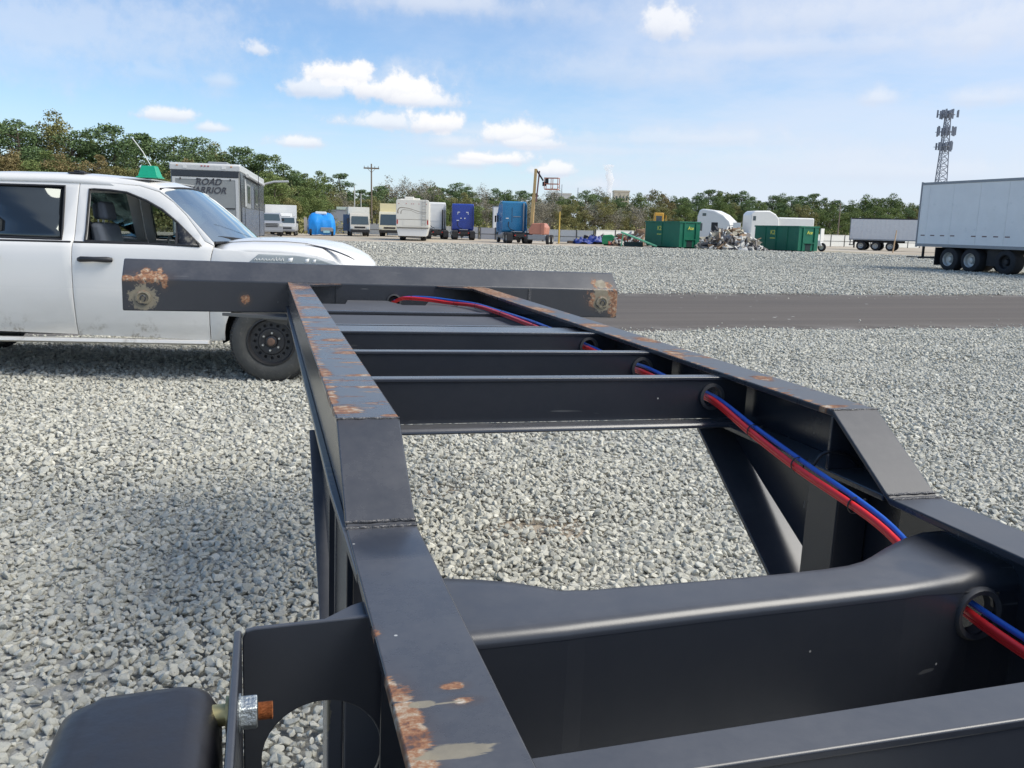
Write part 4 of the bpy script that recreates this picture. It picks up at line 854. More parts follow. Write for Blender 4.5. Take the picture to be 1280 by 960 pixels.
# --- tractors seen from behind
def tractor(name, p, rz, paint, label, height=4.0, length=7.0, group=None, style='brackets'):
    t = empty(name, p, rz, label, 'semi truck', group)
    # local: rear of the frame at y=0, front far away; width 2.5
    fr = bpy.data.objects.new('frame', None); COL.objects.link(fr); fr.parent = t
    for x in (-.43, .43): bx('frame_rail', BLKF, fr, x-.05, x+.05, .1, length-.3, .70, .98)
    bx('rear_crossbar', BLKF, fr, -.5, .5, .02, .10, .62, .95); bx('fifth_wheel_plate', GREYM, fr, -.48, .48, 1.2, 2.1, 1.05, 1.16, bevel=.03)
    for y in (.75, 2.05):
        for sx in (-1, 1): wheel(t, sx*.93, y, .52, .28, 'x', sx, True)
        s = MB(); s.cyl((-.7, y, .52), (.7, y, .52), .09, n=10); s.cyl((-.18, y-.1, .52), (-.18, y+.25, .55), .22, n=14); s.build('axle', BLKF, fr, smooth=40)
    for sx in (-1, 1):
        bx('mud_flap', BLKF, t, sx*.68-(.0 if sx > 0 else .55), sx*.68+(.55 if sx > 0 else .0), .10, .12, .28, .9); bx('tail_lamp', LAMPR, t, sx*.50-.07, sx*.50+.07, .0, .03, .72, .82)
        wheel(t, sx*1.05, length-1.3, .52, .30, 'x', sx)
    # sleeper, cab roof, hood from the side profile
    y0 = 3.1; H_ = height
    s = MB()
    s.prism([(y0, 1.15), (y0, H_-.12), (y0+.10, H_), (y0+1.1, H_+.03), (y0+2.0, H_-.35), (y0+2.7, 2.75), (y0+3.05, 2.0), (y0+3.2, 1.95), (y0+3.2, 1.0), (y0+.3, .95)], 'x', -1.22, 1.22); s.build('sleeper_cab', paint, t, bevel=.14, seg=3)
    s = MB(); s.prism([(y0+3.1, .75), (y0+3.1, 2.0), (length-.25, 1.65), (length, 1.3), (length, .55)], 'x', -.95, .95); s.build('hood', paint, t, bevel=.12, seg=3)
    for sx in (-1, 1):
        s = MB(); s.prism([(length-2.0, .95), (length-1.75, 1.3), (length-.8, 1.3), (length-.4, .9), (length-.55, .75), (length-.85, 1.08), (length-1.75, 1.08), (length-1.9, .75)], 'x', sx*.85, sx*1.2); s.build('fender', paint, t, bevel=.03)
        bx('cab_door', paint, t, sx*1.225, sx*1.235, y0+1.75, y0+2.9, 1.1, 2.9, bevel=.004); bx('door_window', FGLASS, t, sx*1.236, sx*1.242, y0+1.9, y0+2.65, 2.05, 2.7)
        bx('sleeper_window', FGLASS, t, sx*1.224, sx*1.232, y0+.5, y0+1.0, 2.1, 2.5)
        s = MB(); s.bar((sx*1.22, y0+2.8, 2.6), (sx*1.45, y0+2.75, 2.6), .03, .03); s.box(sx*1.38-.08, sx*1.38+.08, y0+2.70, y0+2.78, 2.0, 2.65); s.build('mirror', BLKF, t)
        s = MB(); s.cyl((sx*1.08, y0-.45, .72), (sx*1.08, y0+1.3, .72), .31, n=18); s.build('fuel_tank', GREYM, t, smooth=40)
        s = MB(); s.prism([(y0-.35, 1.2), (y0+.02, 1.2), (y0+.02, H_-.2), (y0-.28, H_-.35)], 'x', sx*1.17, sx*1.22); s.build('side_extender', paint, t, bevel=.01)
    # back wall details
    bx('rear_wall_recess', paint, t, -1.0, 1.0, y0-.012, y0-.001, 1.3, H_-.55, bevel=.004)
    if style == 'brackets':
        for sx in (-1, 1):
            s = MB(); s.box(sx*.35, sx*.62, y0-.03, y0-.013, H_-.98, H_-.90); s.box(sx*.56, sx*.62, y0-.03, y0-.013, H_-1.2, H_-.98); s.build('wall_bracket', WHT, t)
            s = MB(); s.cyl((sx*.22, y0-.01, 2.38), (sx*.22, y0-.05, 2.38), .07, n=12); s.build('work_lamp', WHT, t)
    elif style == 'seam':
        bx('centre_seam', BLKF, t, -.25, -.21, y0-.02, y0-.013, 2.0, H_-.6); bx('grab_rail', GREYM, t, -.1, .65, y0-.06, y0-.03, 2.55, 2.6); bx('wall_plate', WHT, t, -.85, -.55, y0-.03, y0-.013, 2.35, 2.43)
    if style != 'seam': bx('wall_rib', paint, t, -.6, .6, y0-.04, y0-.013, 2.02, 2.08); bx('wall_plate', WHT, t, -.72, -.45, y0-.03, y0-.013, 2.1, 2.18)
    s = MB(); s.tube(spline([(-.55, y0-.03, 2.05), (-.6, y0-.25, 1.6), (-.35, y0-.4, 1.3), (-.1, y0-.8, 1.2)], 6), .035, 6); s.build('air_coil', BLKF, t)
    return t
BLUE1 = pmat('royal_blue_paint', (.014, .045, .30), .3, var=.15, coat=.4); BLUE2 = pmat('cyan_blue_paint', (.008, .17, .36), .3, var=.12, coat=.4)
p = ground(580, 300); tractor('semi_tractor', p, vrz(p)+math.radians(3), BLUE1, 'royal blue sleeper tractor seen from behind, right of the white motorhome', 4.0)
p = ground(650, 304.5); tt = tractor('semi_tractor', p, vrz(p)+math.radians(12), BLUE2, 'bright cyan blue sleeper tractor seen from behind next to the boom lift', 4.05, style='seam')
s = MB(); s.box(.86, .98, 2.95, 3.08, 1.2, 3.9); s.build('exhaust_stack', GREYM, tt, bevel=.03)
p = ground(547, 299); tw = tractor('semi_tractor', p, vrz(p)+math.radians(6), WHT, 'white sleeper tractor half hidden behind the white motorhome', 4.1, style='plain')
for x in (.85, 1.15): 
    s = MB(); s.cyl((x, 2.9, 1.0), (x, 2.9, 3.3), .08, n=10); s.build('exhaust_stack', BLKF, tw, smooth=40)
# low trailer bogie behind the cyan tractor, grey van trailer nose
def van_trailer(name, p, rz, L, z0, z1, label, body, nrear=2, seams=(), ribs=0, roofm=None, wheels=(1.2, 2.5), r=.5, tape=False, pw=2.55, legs=True, rimm=None):
    """local: near side wall on x=0, rear at y... length runs along +x from 0; width into +y"""
    t = empty(name, p, rz, label, 'semi trailer'); W_ = pw
    edges = [0.04]+list(seams)+[L-.04]
    for a, b_ in zip(edges[:-1], edges[1:]):
        bx('side_panel', body, t, a+.006, b_-.006, -.0, .03, z0+.14, z1-.12)
    bx('inner_body', body, t, .03, L-.03, .031, W_-.01, z0+.05, z1-.06)
    bx('roof_rail', roofm or GREYM, t, 0, L, -.02, .05, z1-.12, z1); bx('roof_sheet', roofm or GREYM, t, .01, L-.01, .051, W_, z1-.05, z1-.01)
    bx('bottom_rail', GREYM, t, 0, L, -.02, .05, z0, z0+.14)
    bx('corner_post', GREYM, t, -.03, .035, -.025, .06, z0-.03, z1+.03)
    bx('rear_frame', GREYM, t, -.035, .02, .06, W_, z0, z1); bx('rear_door', body, t, -.05, -.036, .12, W_/2-.01, z0+.15, z1-.15); bx('rear_door', body, t, -.05, -.036, W_/2+.01, W_-.12, z0+.15, z1-.15)
    for i in range(ribs):
        x = .35+i*(L-.6)/ribs; bx('side_post', body, t, x-.04, x+.04, -.035, -.001, z0+.142, z1-.122)
    for i in range(2): bx('slider_rail', BLKF, t, wheels[0]-1.0, wheels[-1]+1.2, .6+i*1.25, .72+i*1.25, z0-.25, z0-.005)
    for wx in wheels:
        wheel(t, wx, .33, r, .28, 'y', -1, True, rim=rimm); wheel(t, wx, W_-.33, r, .28, 'y', 1, True, rim=rimm)
        s = MB(); s.cyl((wx, .5, r), (wx, W_-.5, r), .09, n=8); s.build('axle', BLKF, t)
    bx('mud_flap', BLKF, t, wheels[0]-r-.28, wheels[0]-r-.25, .02, .62, .25, z0-.02); bx('mud_flap', BLKF, t, wheels[0]-r-.28, wheels[0]-r-.25, W_-.62, W_-.02, .25, z0-.02)
    s = MB(); s.box(-.05, .05, .25, W_-.25, .52, .62); s.build('underride_bar', BLKF, t)
    for y in (.5, W_-.5): bx('underride_post', BLKF, t, -.04, .04, y-.05, y+.05, .621, z0-.001)
    if legs:
        for y in (.45, W_-.55): bx('landing_leg', BLKF, t, L-2.6, L-2.48, y, y+.12, .0, z0-.001); bx('landing_foot', BLKF, t, L-2.7, L-2.38, y-.06, y+.18, -.004, .03)
    if tape:
        for a in np.arange(.25, L-.3, .62):
            if (int(a/.62) % 5) == 4: continue
            bx('reflective_tape', pmat('tape_dark', (.16, .08, .07), .4), t, a, a+.26, -.006, -.001, z0+.52, z0+.57)
    return t
# large white trailer: rear corner and a second point nearer on its side give its heading
def at_depth(px, D, z=0.0):
    d = ray(px, 300); q = Vector((d.x, d.y, 0)); dep = float(q.x*WF[0]+q.y*WF[1]); return Vector((q.x*D/dep, q.y*D/dep, z))
A_ = at_depth(1145.5, 43); B_ = at_depth(1280, 37.2); dv = B_-A_; TRW = pmat('weathered_white_panel', (.90, .885, .84), .45, var=.10, vscale=1.2, dirt=.25, dirtcol=(.58, .61, .58))
VB = van_trailer('box_trailer', A_, math.atan2(dv.y, dv.x), 14.6, 1.12, 4.22, 'large weathered white box trailer with seamed side panels at the right edge', TRW, seams=(.55, 2.05, 3.6, 5.15, 6.7, 8.25, 9.8, 11.35, 12.9), wheels=(2.1, 3.38), r=.56, tape=True)
bx('tow_plate', BLKF, VB, -.9, 1.4, .3, .5, .55, .60)
bx('tool_box', BLKF, VB, 4.1, 4.9, .3, 1.6, .35, 1.1); wheel(VB, 5.3, .36, .56, .3, 'y', -1, True, z=.56, rim=BLKF); wheel(VB, 5.3, 2.19, .56, .3, 'y', 1, True, z=.56)
A_ = at_depth(1061.5, 100); B_ = at_depth(1146, 96); dv = B_-A_; SIL = pmat('ribbed_silver_panel', (.72, .71, .70), .4, metal=.1, var=.12)
VS = van_trailer('silver_trailer', A_, math.atan2(dv.y, dv.x), 13.5, 1.15, 3.65, 'ribbed silver box trailer with dark roof edge, far right behind the large white trailer', SIL, ribs=26, roofm=BLKF, wheels=(1.3, 2.9, 4.5), r=.52)
A_ = at_depth(640, 108); van_trailer('nose_trailer', A_, vrz(A_)+math.radians(84), 12, 1.1, 4.1, 'pale grey box trailer mostly hidden behind the bright cyan blue tractor', TRW, wheels=(1.2, 2.4))

# --- toy hauler camper at left
e = at_depth(302, 33); far_ = at_depth(331.5, 44.3); ld = (far_-e).normalized(); p = e-Vector((ld.y, -ld.x, 0))*2.5; dv = e-p; rz = math.atan2(dv.y, dv.x)
RV = empty('camper_trailer', p, rz, 'grey and black camper trailer with dark lettering on its rear wall, beyond the pickup', 'camper')
RVG = pmat('camper_grey', (.30, .31, .30), .4, var=.06); RVW = pmat('camper_frame_white', (.60, .60, .58), .35); RVK = pmat('camper_black', (.03, .035, .045), .25); RVS = pmat('camper_side_blue_white', (.13, .15, .19), .3, var=.6, vscale=2.5)
Wd = dv.length; L = 11.5; ZT_ = 3.58
s = MB(); s.box(0, Wd, .05, L, .75, ZT_-.25); s.build('body', RVG, RV, bevel=.05)
s = MB(); s.prism([(.0, ZT_-.28), (.0, ZT_-.06), (.06, ZT_), (L, ZT_), (L, ZT_-.28)], 'x', -.03, Wd+.03); s.build('roof', RVW, RV, bevel=.05)
bx('rear_black_band', RVK, RV, .04, Wd-.04, -.01, .049, ZT_-.50, ZT_-.285, bevel=.01)
s = MB(); s.box(.06, Wd-.06, .0, .048, ZT_-.60, ZT_-.52); s.box(.06, .17, .0, .048, .95, ZT_-.60); s.box(Wd-.17, Wd-.06, .0, .048, .95, ZT_-.60); s.build('ramp_door_frame', RVW, RV)
bx('ramp_door', RVG, RV, .175, Wd-.175, .01, .045, .98, ZT_-.605, bevel=.01)
for x in np.linspace(.35, Wd-.35, 4): bx('door_hinge', BLKF, RV, x-.02, x+.02, -.012, -.001, ZT_-.62, ZT_-.55)
for x in (.25, Wd/2-.12, Wd/2, Wd/2+.12, Wd-.3): bx('marker_lamp', LAMPR if .5 < x < Wd-.5 else LAMPO, RV, x-.03, x+.03, -.015, -.001, ZT_-.12, ZT_-.085)
for sx in (.45, 1.85): bx('vent_cover', WHT, RV, sx, sx+.15, -.012, -.001, ZT_-.20, ZT_-.10)
s = MB(); s.box(.95, 1.75, 3.0, 3.9, ZT_+.001, ZT_+.25); s.build('air_conditioner', GREYM, RV, bevel=.05)
DK = pmat('camper_letter', (.06, .06, .07), .4)
text_mesh('lettering', 'ROAD', .33, DK, RV, (Wd*.54, -.004, ZT_-.69), (PI/2, 0, 0), shear=.3, extrude=.008, bold=True)
text_mesh('lettering', 'WARRIOR', .33, DK, RV, (Wd*.49, -.004, ZT_-1.0), (PI/2, 0, 0), shear=.3, extrude=.008, bold=True)
s = MB(); pts = []
for i in range(13):
    t = i/12; a = Vector((.42+t*1.35, -.006, ZT_-1.22-.06*t-.85*t**1.9)); pts.append(a)
lo_ = [Vector((q.x-.10*math.sin(PI*i/12)-.02, q.y, q.z-.17*math.sin(PI*i/12))) for i, q in enumerate(pts)]
s.add(pts+lo_, [(i, i+1, 14+i, 13+i) for i in range(12)]); s.build('swoosh', RVK, RV, recalc=False)
bx('door_latch', BLKF, RV, Wd-.62, Wd-.2, -.012, -.001, 1.90, 1.94)
# right side: dark stripes and shining lower panels
for a, b_, z0, z1, m_ in ((.10, .50, .95, ZT_-.32, RVK), (.50, 1.3, 1.0, 2.0, RVS), (.50, 1.25, 2.02, ZT_-.4, RVK), (1.35, 1.7, .8, ZT_-.34, RVK), (1.75, 2.2, 2.05, ZT_-.45, RVW), (2.25, 4.2, 2.0, ZT_-.6, RVG), (4.4, 5.6, 2.0, ZT_-.6, RVS), (5.8, 8.2, 2.0, ZT_-.6, RVK), (1.75, 10.9, .8, 1.97, RVS), (8.4, 10.9, 2.0, ZT_-.45, RVK)):
    bx('side_stripe', m_, RV, Wd+.001, Wd+.02, a, b_, z0, z1)
bx('side_base', RVK, RV, Wd+.0005, Wd+.008, .06, 11.4, .78, ZT_-.30)
for a in (2.6, 6.2): bx('side_window', FGLASS, RV, Wd+.021, Wd+.035, a, a+1.2, 2.2, 2.9)
s = MB(); s.cyl((Wd+.12, 1.8, ZT_-.32), (Wd+.12, 9.8, ZT_-.36), .07, n=10); s.build('awning', RVW, RV, smooth=40)
s = MB(); s.tube([(Wd+.05, L-1, ZT_-.3), (Wd+.6, L-1.1, ZT_-.15), (Wd+1.3, L-1.2, ZT_-.12)], .05, 6); s.build('awning_arm', RVW, RV)
for y in (4.2, 5.2):
    for x, o_ in ((.12, -1), (Wd-.12, 1)): wheel(RV, x, y, .40, .24, 'x', o_)
bx('chassis_frame', BLKF, RV, .4, Wd-.4, .3, L, .55, .74)
for x in (.5, Wd-.6): bx('landing_leg', BLKF, RV, x, x+.1, L-1.2, L-1.1, 0, .549)
bx('rear_bumper', BLKF, RV, .2, Wd-.2, .0, .12, .60, .72)

# --- motorhome rear
p = ground(515.5, 301); MH = empty('motorhome', p, vrz(p)-math.radians(2), 'cream white motorhome seen from behind with a curved brown stripe, roof pods and low skirt', 'motorhome')
w = 1.56; h = 3.85
s = MB(); s.prism([(-w, 1.25), (-w, h-.12), (-w+.12, h), (w-.12, h), (w, h-.12), (w, 1.25)], 'y', 0, 9.5); s.build('body', OFFW, MH, bevel=.05)
s = MB(); s.prism([(-w+.03, 1.24), (-w+.2, .42), (w-.25, .42), (w-.05, 1.24)], 'y', .12, 9.3); s.build('skirt', WHT, MH, bevel=.04)
STR = pmat('brown_stripe', (.24, .19, .13), .5)
def rib(name, pts, wd, y, mat, par):
    s = MB(); n = len(pts); L_ = []
    for i in range(n):
        a = Vector(pts[max(0, i-1)]); b_ = Vector(pts[min(n-1, i+1)]); d = (b_-a).normalized(); k = Vector((-d.y, d.x)); ww = wd*(1-.75*i/(n-1))
        q = Vector(pts[i]); L_ += [(q.x+k.x*ww, y, q.y+k.y*ww), (q.x-k.x*ww, y, q.y-k.y*ww)]
    s.add(L_, [(2*i, 2*i+2, 2*i+3, 2*i+1) for i in range(n-1)]); return s.build(name, mat, par, recalc=False)
rib('stripe', [(-1.05+.35*math.cos(a)*1.0, 2.72+.38*math.sin(a)) for a in np.linspace(PI*1.15, PI*.5, 9)]+[(-.4, 3.04), (.1, 2.9), (.7, 2.72), (1.3, 2.68)], .055, -.008, STR, MH)
rib('stripe', [(-.85+.25*math.cos(a), 2.60+.30*math.sin(a)) for a in np.linspace(PI*1.1, PI*.5, 8)]+[(-.2, 2.86), (.4, 2.6), (1.2, 2.5)], .035, -.007, STR, MH)
bx('waist_moulding', STR, MH, -w+.05, w-.05, -.012, -.001, 1.98, 2.01); bx('window_lattice', OFFW, MH, -.9, .9, -.02, -.001, 1.40, 1.9, bevel=.01)
bx('skirt_moulding', BLKF, MH, -w+.06, w-.06, .0, .02, 1.16, 1.20)
for x in (-1.3, -.6, -.1, .1, .6, 1.3): bx('marker_lamp', LAMPR, MH, x-.04, x+.04, -.02, -.001, h-.42, h-.37)
for sx in (-1, 1): bx('tail_lamp', LAMPR, MH, sx*(w-.12)-.06, sx*(w-.12)+.06, -.02, -.001, 1.55, 1.95)
for x, y, a, b_, c_ in ((-.35, .8, .45, .8, .28), (.35, 1.6, .3, .6, .18), (-1.0, 2.4, .3, .5, .12)): bx('roof_pod', OFFW, MH, x-a, x+a, y, y+b_, h+.001, h+c_, bevel=.06)
bx('ladder_rail', GREYM, MH, .88, .91, -.08, -.05, 1.4, h+.1); bx('ladder_rail', GREYM, MH, 1.22, 1.25, -.08, -.05, 1.4, h+.1)
for z in np.arange(1.6, 3.8, .33): bx('ladder_rung', GREYM, MH, .911, 1.219, -.08, -.055, z, z+.03)
bx('rear_chassis', BLKF, MH, -.95, .95, .3, 1.6, .30, .55)
for sx in (-1, 1): wheel(MH, sx*1.0, 1.9, .42, .26, 'x', sx, True); wheel(MH, sx*1.05, 7.6, .42, .26, 'x', sx)
bx('tail_pipe', BLKF, MH, -1.2, -1.1, .1, .9, .3, .38)

# --- cab forward box trucks facing the camera
def box_truck(name, p, rz, cabm, boxm, label, w=1.15, cabh=2.55, boxh=3.25, boxw=1.25, L=5.5, visor=None, door_open=False, gap=.0, bumper=True):
    t = empty(name, p, rz, label, 'truck')
    s = MB(); s.prism([(.02, .55), (.0, 1.25), (.28, cabh-.35), (.42, cabh), (1.65, cabh), (1.65, .55)], 'x', -w, w); s.build('cab', cabm, t, bevel=.06, seg=3)
    s = MB(); a, b_ = (.035, 1.38), (.26, cabh-.33)
    s.add([(-w+.14, a[0]-.03, a[1]), (w-.14, a[0]-.03, a[1]), (w-.2, b_[0]-.03, b_[1]), (-w+.2, b_[0]-.03, b_[1])], [(0, 1, 2, 3)]); s.build('windscreen', FGLASS, t, recalc=False)
    bx('grille', BLKF, t, -w*.55, w*.55, -.02, .03, .95, 1.15, bevel=.01)
    if bumper: bx('bumper', BLKF, t, -w+.02, w-.02, -.12, .06, .45, .80, bevel=.03)
    for sx in (-1, 1):
        bx('headlight', pmat('lamp_glass', (.6, .62, .6), .15), t, sx*(w-.22)-.16, sx*(w-.22)+.16, -.03, .03, .88, 1.12, bevel=.01)
        s = MB(); s.bar((sx*w, .2, 2.0), (sx*(w+.25), .1, 2.05), .03, .03); s.box(sx*(w+.25)-.09, sx*(w+.25)+.09, .05, .12, 1.45, 2.05); s.build('mirror', BLKF, t)
        wheel(t, sx*(w-.18), .95, .42, .24, 'x', sx); wheel(t, sx*(w-.25), L-.4, .42, .24, 'x', sx, True)
    bx('chassis_frame', BLKF, t, -.45, .45, .3, L+.8, .55, .8)
    if boxm: bx('cargo_box', boxm, t, -boxw, boxw, 1.8+gap, L+1.6, .95, boxh, bevel=.03)
    if visor: bx('cab_visor', visor, t, -w, w, .3, 1.7, cabh+.001, boxh, bevel=.04)
    if door_open: 
        s = MB(); s.box(-w-.75, -w-.02, .42, .50, .60, cabh-.15); s.build('open_door', pmat('dark_blue_door', (.02, .05, .11), .3), t, bevel=.02)
    return t
GRY = pmat('far_grey_body', (.32, .33, .35), .35)
p = ground(450, 295.5); b1 = box_truck('box_truck', p, vrz(p)+math.radians(4), pmat('faded_white_cab', (.62, .58, .50), .5, var=.15, dirt=.4, dirtcol=(.3, .25, .2)), OFFW, 'faded white cab forward box truck facing the camera with its dark door swung open', w=1.15, cabh=2.65, boxh=3.4, door_open=True)
p = ground(487, 295.8); b2 = box_truck('box_truck', p, vrz(p)-math.radians(3), pmat('cream_cab', (.70, .66, .50), .4, dirt=.3, dirtcol=(.4, .35, .25)), pmat('pale_yellow_box', (.78, .68, .40), .5, var=.06), 'cream cab truck with a pale yellow box above the cab, left of the motorhome', w=1.3, cabh=3.0, boxh=4.0, boxw=1.25, gap=-.6)
p = ground(353, 293.5); b3 = box_truck('box_truck', p, vrz(p)+math.radians(3), WHT, WHT, 'plain white box truck standing behind the grey pickup and the small van', w=1.1, cabh=2.4, boxh=3.35, boxw=1.75, gap=.2)
p = ground(418, 292.0); t_ = empty('grey_storage_trailer', p, vrz(p)+math.radians(0), 'long grey storage trailer standing behind the blue tarp covered vehicle', 'trailer')
bx('trailer_body', GRY, t_, -2.1, 2.9, 3, 5.5, 1.0, 3.35, bevel=.04); bx('trailer_roof', pmat('pale_green_roof', (.50, .58, .52), .5), t_, .3, 2.9, 2.9, 5.6, 3.36, 3.75, bevel=.04)
for x in (-1.2, -.1, 1.9): wheel(t_, x, 3.2, .45, .25, 'y', -1)
for x in (-1.9, 2.6): bx('support_post', BLKF, t_, x, x+.1, 3.3, 3.4, 0, .999)
bx('trailer_frame', BLKF, t_, -2.1, 2.9, 3.1, 5.4, .85, .999)
# --- pickup and small van facing the camera
def front_vehicle(name, p, rz, paint, label, cat, w=1.0, belt=1.25, roof=1.95, nose=1.1, L=5.2, gr=None):
    t = empty(name, p, rz, label, cat)
    s = MB(); s.prism([(0, .5), (0, nose), (.25, nose+.08), (1.2, belt), (1.9, roof-.06), (2.2, roof), (3.4, roof), (3.7, belt), (L, belt), (L, .5)], 'x', -w, w); s.build('body', paint, t, bevel=.07, seg=3)
    s = MB(); s.add([(-w+.12, 1.22, belt+.05), (w-.12, 1.22, belt+.05), (w-.2, 1.83, roof-.10), (-w+.2, 1.83, roof-.10)], [(0, 1, 2, 3)]); s.build('windscreen', FGLASS, t, recalc=False)
    bx('grille', gr or BLKF, t, -w*.55, w*.55, -.03, .02, nose-.42, nose-.06, bevel=.01)
    for i in range(2): bx('grille_bar', GREYM, t, -w*.55, w*.55, -.05, -.031, nose-.34+i*.16, nose-.29+i*.16)
    bx('bumper', GREYM, t, -w+.02, w-.02, -.14, .05, .45, .68, bevel=.03); 
    for sx in (-1, 1):
        bx('headlight', MATS['lamp_glass'], t, sx*(w-.2)-.15, sx*(w-.2)+.15, -.04, .05, nose-.36, nose-.08, bevel=.02)
        bx('side_window', FGLASS, t, sx*(w-.02), sx*(w+.004), 1.75, 3.3, belt+.08, roof-.15)
        bx('mirror', BLKF, t, sx*(w+.05), sx*(w+.28), 1.5, 1.6, belt+.02, belt+.28, bevel=.02)
        wheel(t, sx*(w-.12), .95, .40, .25, 'x', sx); wheel(t, sx*(w-.12), L-1.1, .40, .25, 'x', sx)
    return t
p = ground(340, 295.6); fp = front_vehicle('pickup_truck', p, vrz(p)+math.radians(4), GRY, 'grey pickup truck facing the camera right of the camper', 'pickup truck', w=1.05, belt=1.5, roof=2.3, nose=1.35)
p = ground(358.5, 294.6); front_vehicle('small_van', p, vrz(p)-math.radians(4), pmat('silver_van', (.50, .50, .48), .35), 'small silver van facing the camera between the grey pickup and the white box truck', 'van', w=.9, belt=1.3, roof=2.0, nose=1.0)
# --- vehicle under a blue tarp
p = ground(402, 294.8); CV_ = empty('tarp_covered_van', p, vrz(p), 'van covered with a bright blue tarp, parked by the grey storage trailer', 'covered van')
TARP = pmat('blue_tarp', (.02, .28, .74), .4, var=.25, vscale=1.5)
r = random.Random(8); s = MB(); vs = []; na = 40
for k, (z, sx_, sy_) in enumerate(((.12, 1.62, 2.1), (.7, 1.68, 2.15), (1.3, 1.66, 2.1), (1.75, 1.58, 1.9), (2.1, 1.42, 1.55), (2.35, 1.15, 1.25), (2.45, .7, .7))):
    for i in range(na):
        a = 2*PI*i/na; c_, s2 = math.cos(a), math.sin(a); q = (abs(c_)**4+abs(s2)**4)**-.25; f = 1+.045*math.sin(a*13+k*.8)*(1-k/8)+r.uniform(-.02, .02)
        vs.append((c_*q*sx_*f*.93, 2.3+s2*q*sy_*f*.93, z+r.uniform(-.05, .05)+(.15*math.sin(a*2+1) if k > 3 else 0)))
s.add(vs, [(k*na+i, k*na+(i+1) % na, (k+1)*na+(i+1) % na, (k+1)*na+i) for k in range(6) for i in range(na)]+[tuple(range(6*na, 7*na))]); s.build('tarp', TARP, CV_, smooth=35)
bx('exposed_grille', GREYM, CV_, -.1, 1.25, .02, .3, .5, .95, bevel=.04); bx('licence_area', pmat('pale_cyan', (.35, .6, .66), .4), CV_, .2, .9, .0, .02, .35, .6); bx('roof_bundle', WHT, CV_, -.7, .6, 1.6, 2.9, 2.36, 2.72, bevel=.12)
for sx in (-1, 1): wheel(CV_, sx*1.2, .75, .42, .26, 'x', sx); wheel(CV_, sx*1.2, 3.8, .42, .26, 'x', sx)
bx('open_door', pmat('tan_door', (.38, .35, .31), .5), CV_, -1.95, -1.6, .8, .9, .5, 2.0, bevel=.03)

# --- white sleeper cabs on the right
def side_cab(name, p, rz, label, roofprof, L, dark_left=False, w=2.4):
    t = empty(name, p, rz, label, 'semi truck')
    s = MB(); s.prism(roofprof, 'y', 0, w); s.build('sleeper_cab', WHT, t, bevel=.16, seg=3); return t
p = at_depth(870, 92); e_ = at_depth(912, 89)
dv = e_-p; SC1 = side_cab('semi_tractor', p, math.atan2(dv.y, dv.x)+.25, 'white sleeper cab with open door standing behind the scrap heap', [(0, .9), (-.05, 3.2), (.15, 3.85), (.5, 4.0), (1.8, 3.85), (2.8, 3.4), (3.55, 2.75), (3.75, 2.0), (3.9, .9)], 4)
bx('sleeper_window', FGLASS, SC1, .55, .95, -.02, -.001, 3.25, 3.55); bx('side_window', FGLASS, SC1, .35, .6, -.02, -.001, 1.7, 2.5); bx('doorway', BLKF, SC1, 1.6, 2.3, -.02, -.001, 1.0, 2.6)
s = MB(); s.add([(3.47, .25, 2.72), (3.47, 2.15, 2.72), (3.80, 2.2, 1.95), (3.80, .2, 1.95)], [(0, 1, 2, 3)]); s.build('windscreen', FGLASS, SC1)
s = MB(); s.prism([(3.7, .8), (3.7, 1.9), (5.2, 1.6), (5.4, .8)], 'y', .25, 2.15); s.build('hood', WHT, SC1, bevel=.15, seg=3)
s = MB(); s.box(4.2, 5.0, -.75, -.68, 1.6, 2.6); s.build('open_door', WHT, SC1, bevel=.04); bx('door_glass', FGLASS, SC1, 4.3, 4.9, -.69, -.675, 1.95, 2.5)
s = MB(); s.bar((3.6, -.05, 2.3), (4.3, -.72, 2.3), .06, .06); s.build('door_hinge', GREYM, SC1)
for x, y in ((4.4, .15), (4.4, 2.25), (-.6, .15), (-.6, 2.25)): wheel(SC1, x, y, .52, .3, 'y', -1 if y < 1 else 1)
bx('frame_rail', BLKF, SC1, -2.5, 5.0, .75, .85, .6, .89); bx('frame_rail', BLKF, SC1, -2.5, 5.0, 1.55, 1.65, .6, .89)
p = at_depth(936.5, 90); SC2 = side_cab('semi_tractor', p, vrz(p)+math.radians(20), 'white round topped sleeper cab standing behind the right green container', [(0, .7), (.0, 3.55), (.35, 3.9), (2.0, 3.95), (2.7, 3.6), (3.1, 3.1), (3.3, .7)], 4, w=2.5)
bx('sleeper_window', FGLASS, SC2, .25, .55, -.02, -.001, 2.9, 3.35); bx('air_deflector', WHT, SC2, 3.1, 7.0, .2, 2.3, 2.2, 3.3, bevel=.14)
for x, y in ((2.4, .15), (2.4, 2.35), (6.0, .15), (6.0, 2.35)): wheel(SC2, x, y, .52, .3, 'y', -1 if y < 1 else 1)
bx('frame_rail', BLKF, SC2, .3, 6.9, .7, .8, .55, .699); bx('frame_rail', BLKF, SC2, .3, 6.9, 1.7, 1.8, .55, .699); bx('cab_base', BLKF, SC2, 3.31, 6.6, .4, 2.1, .7, 2.19)
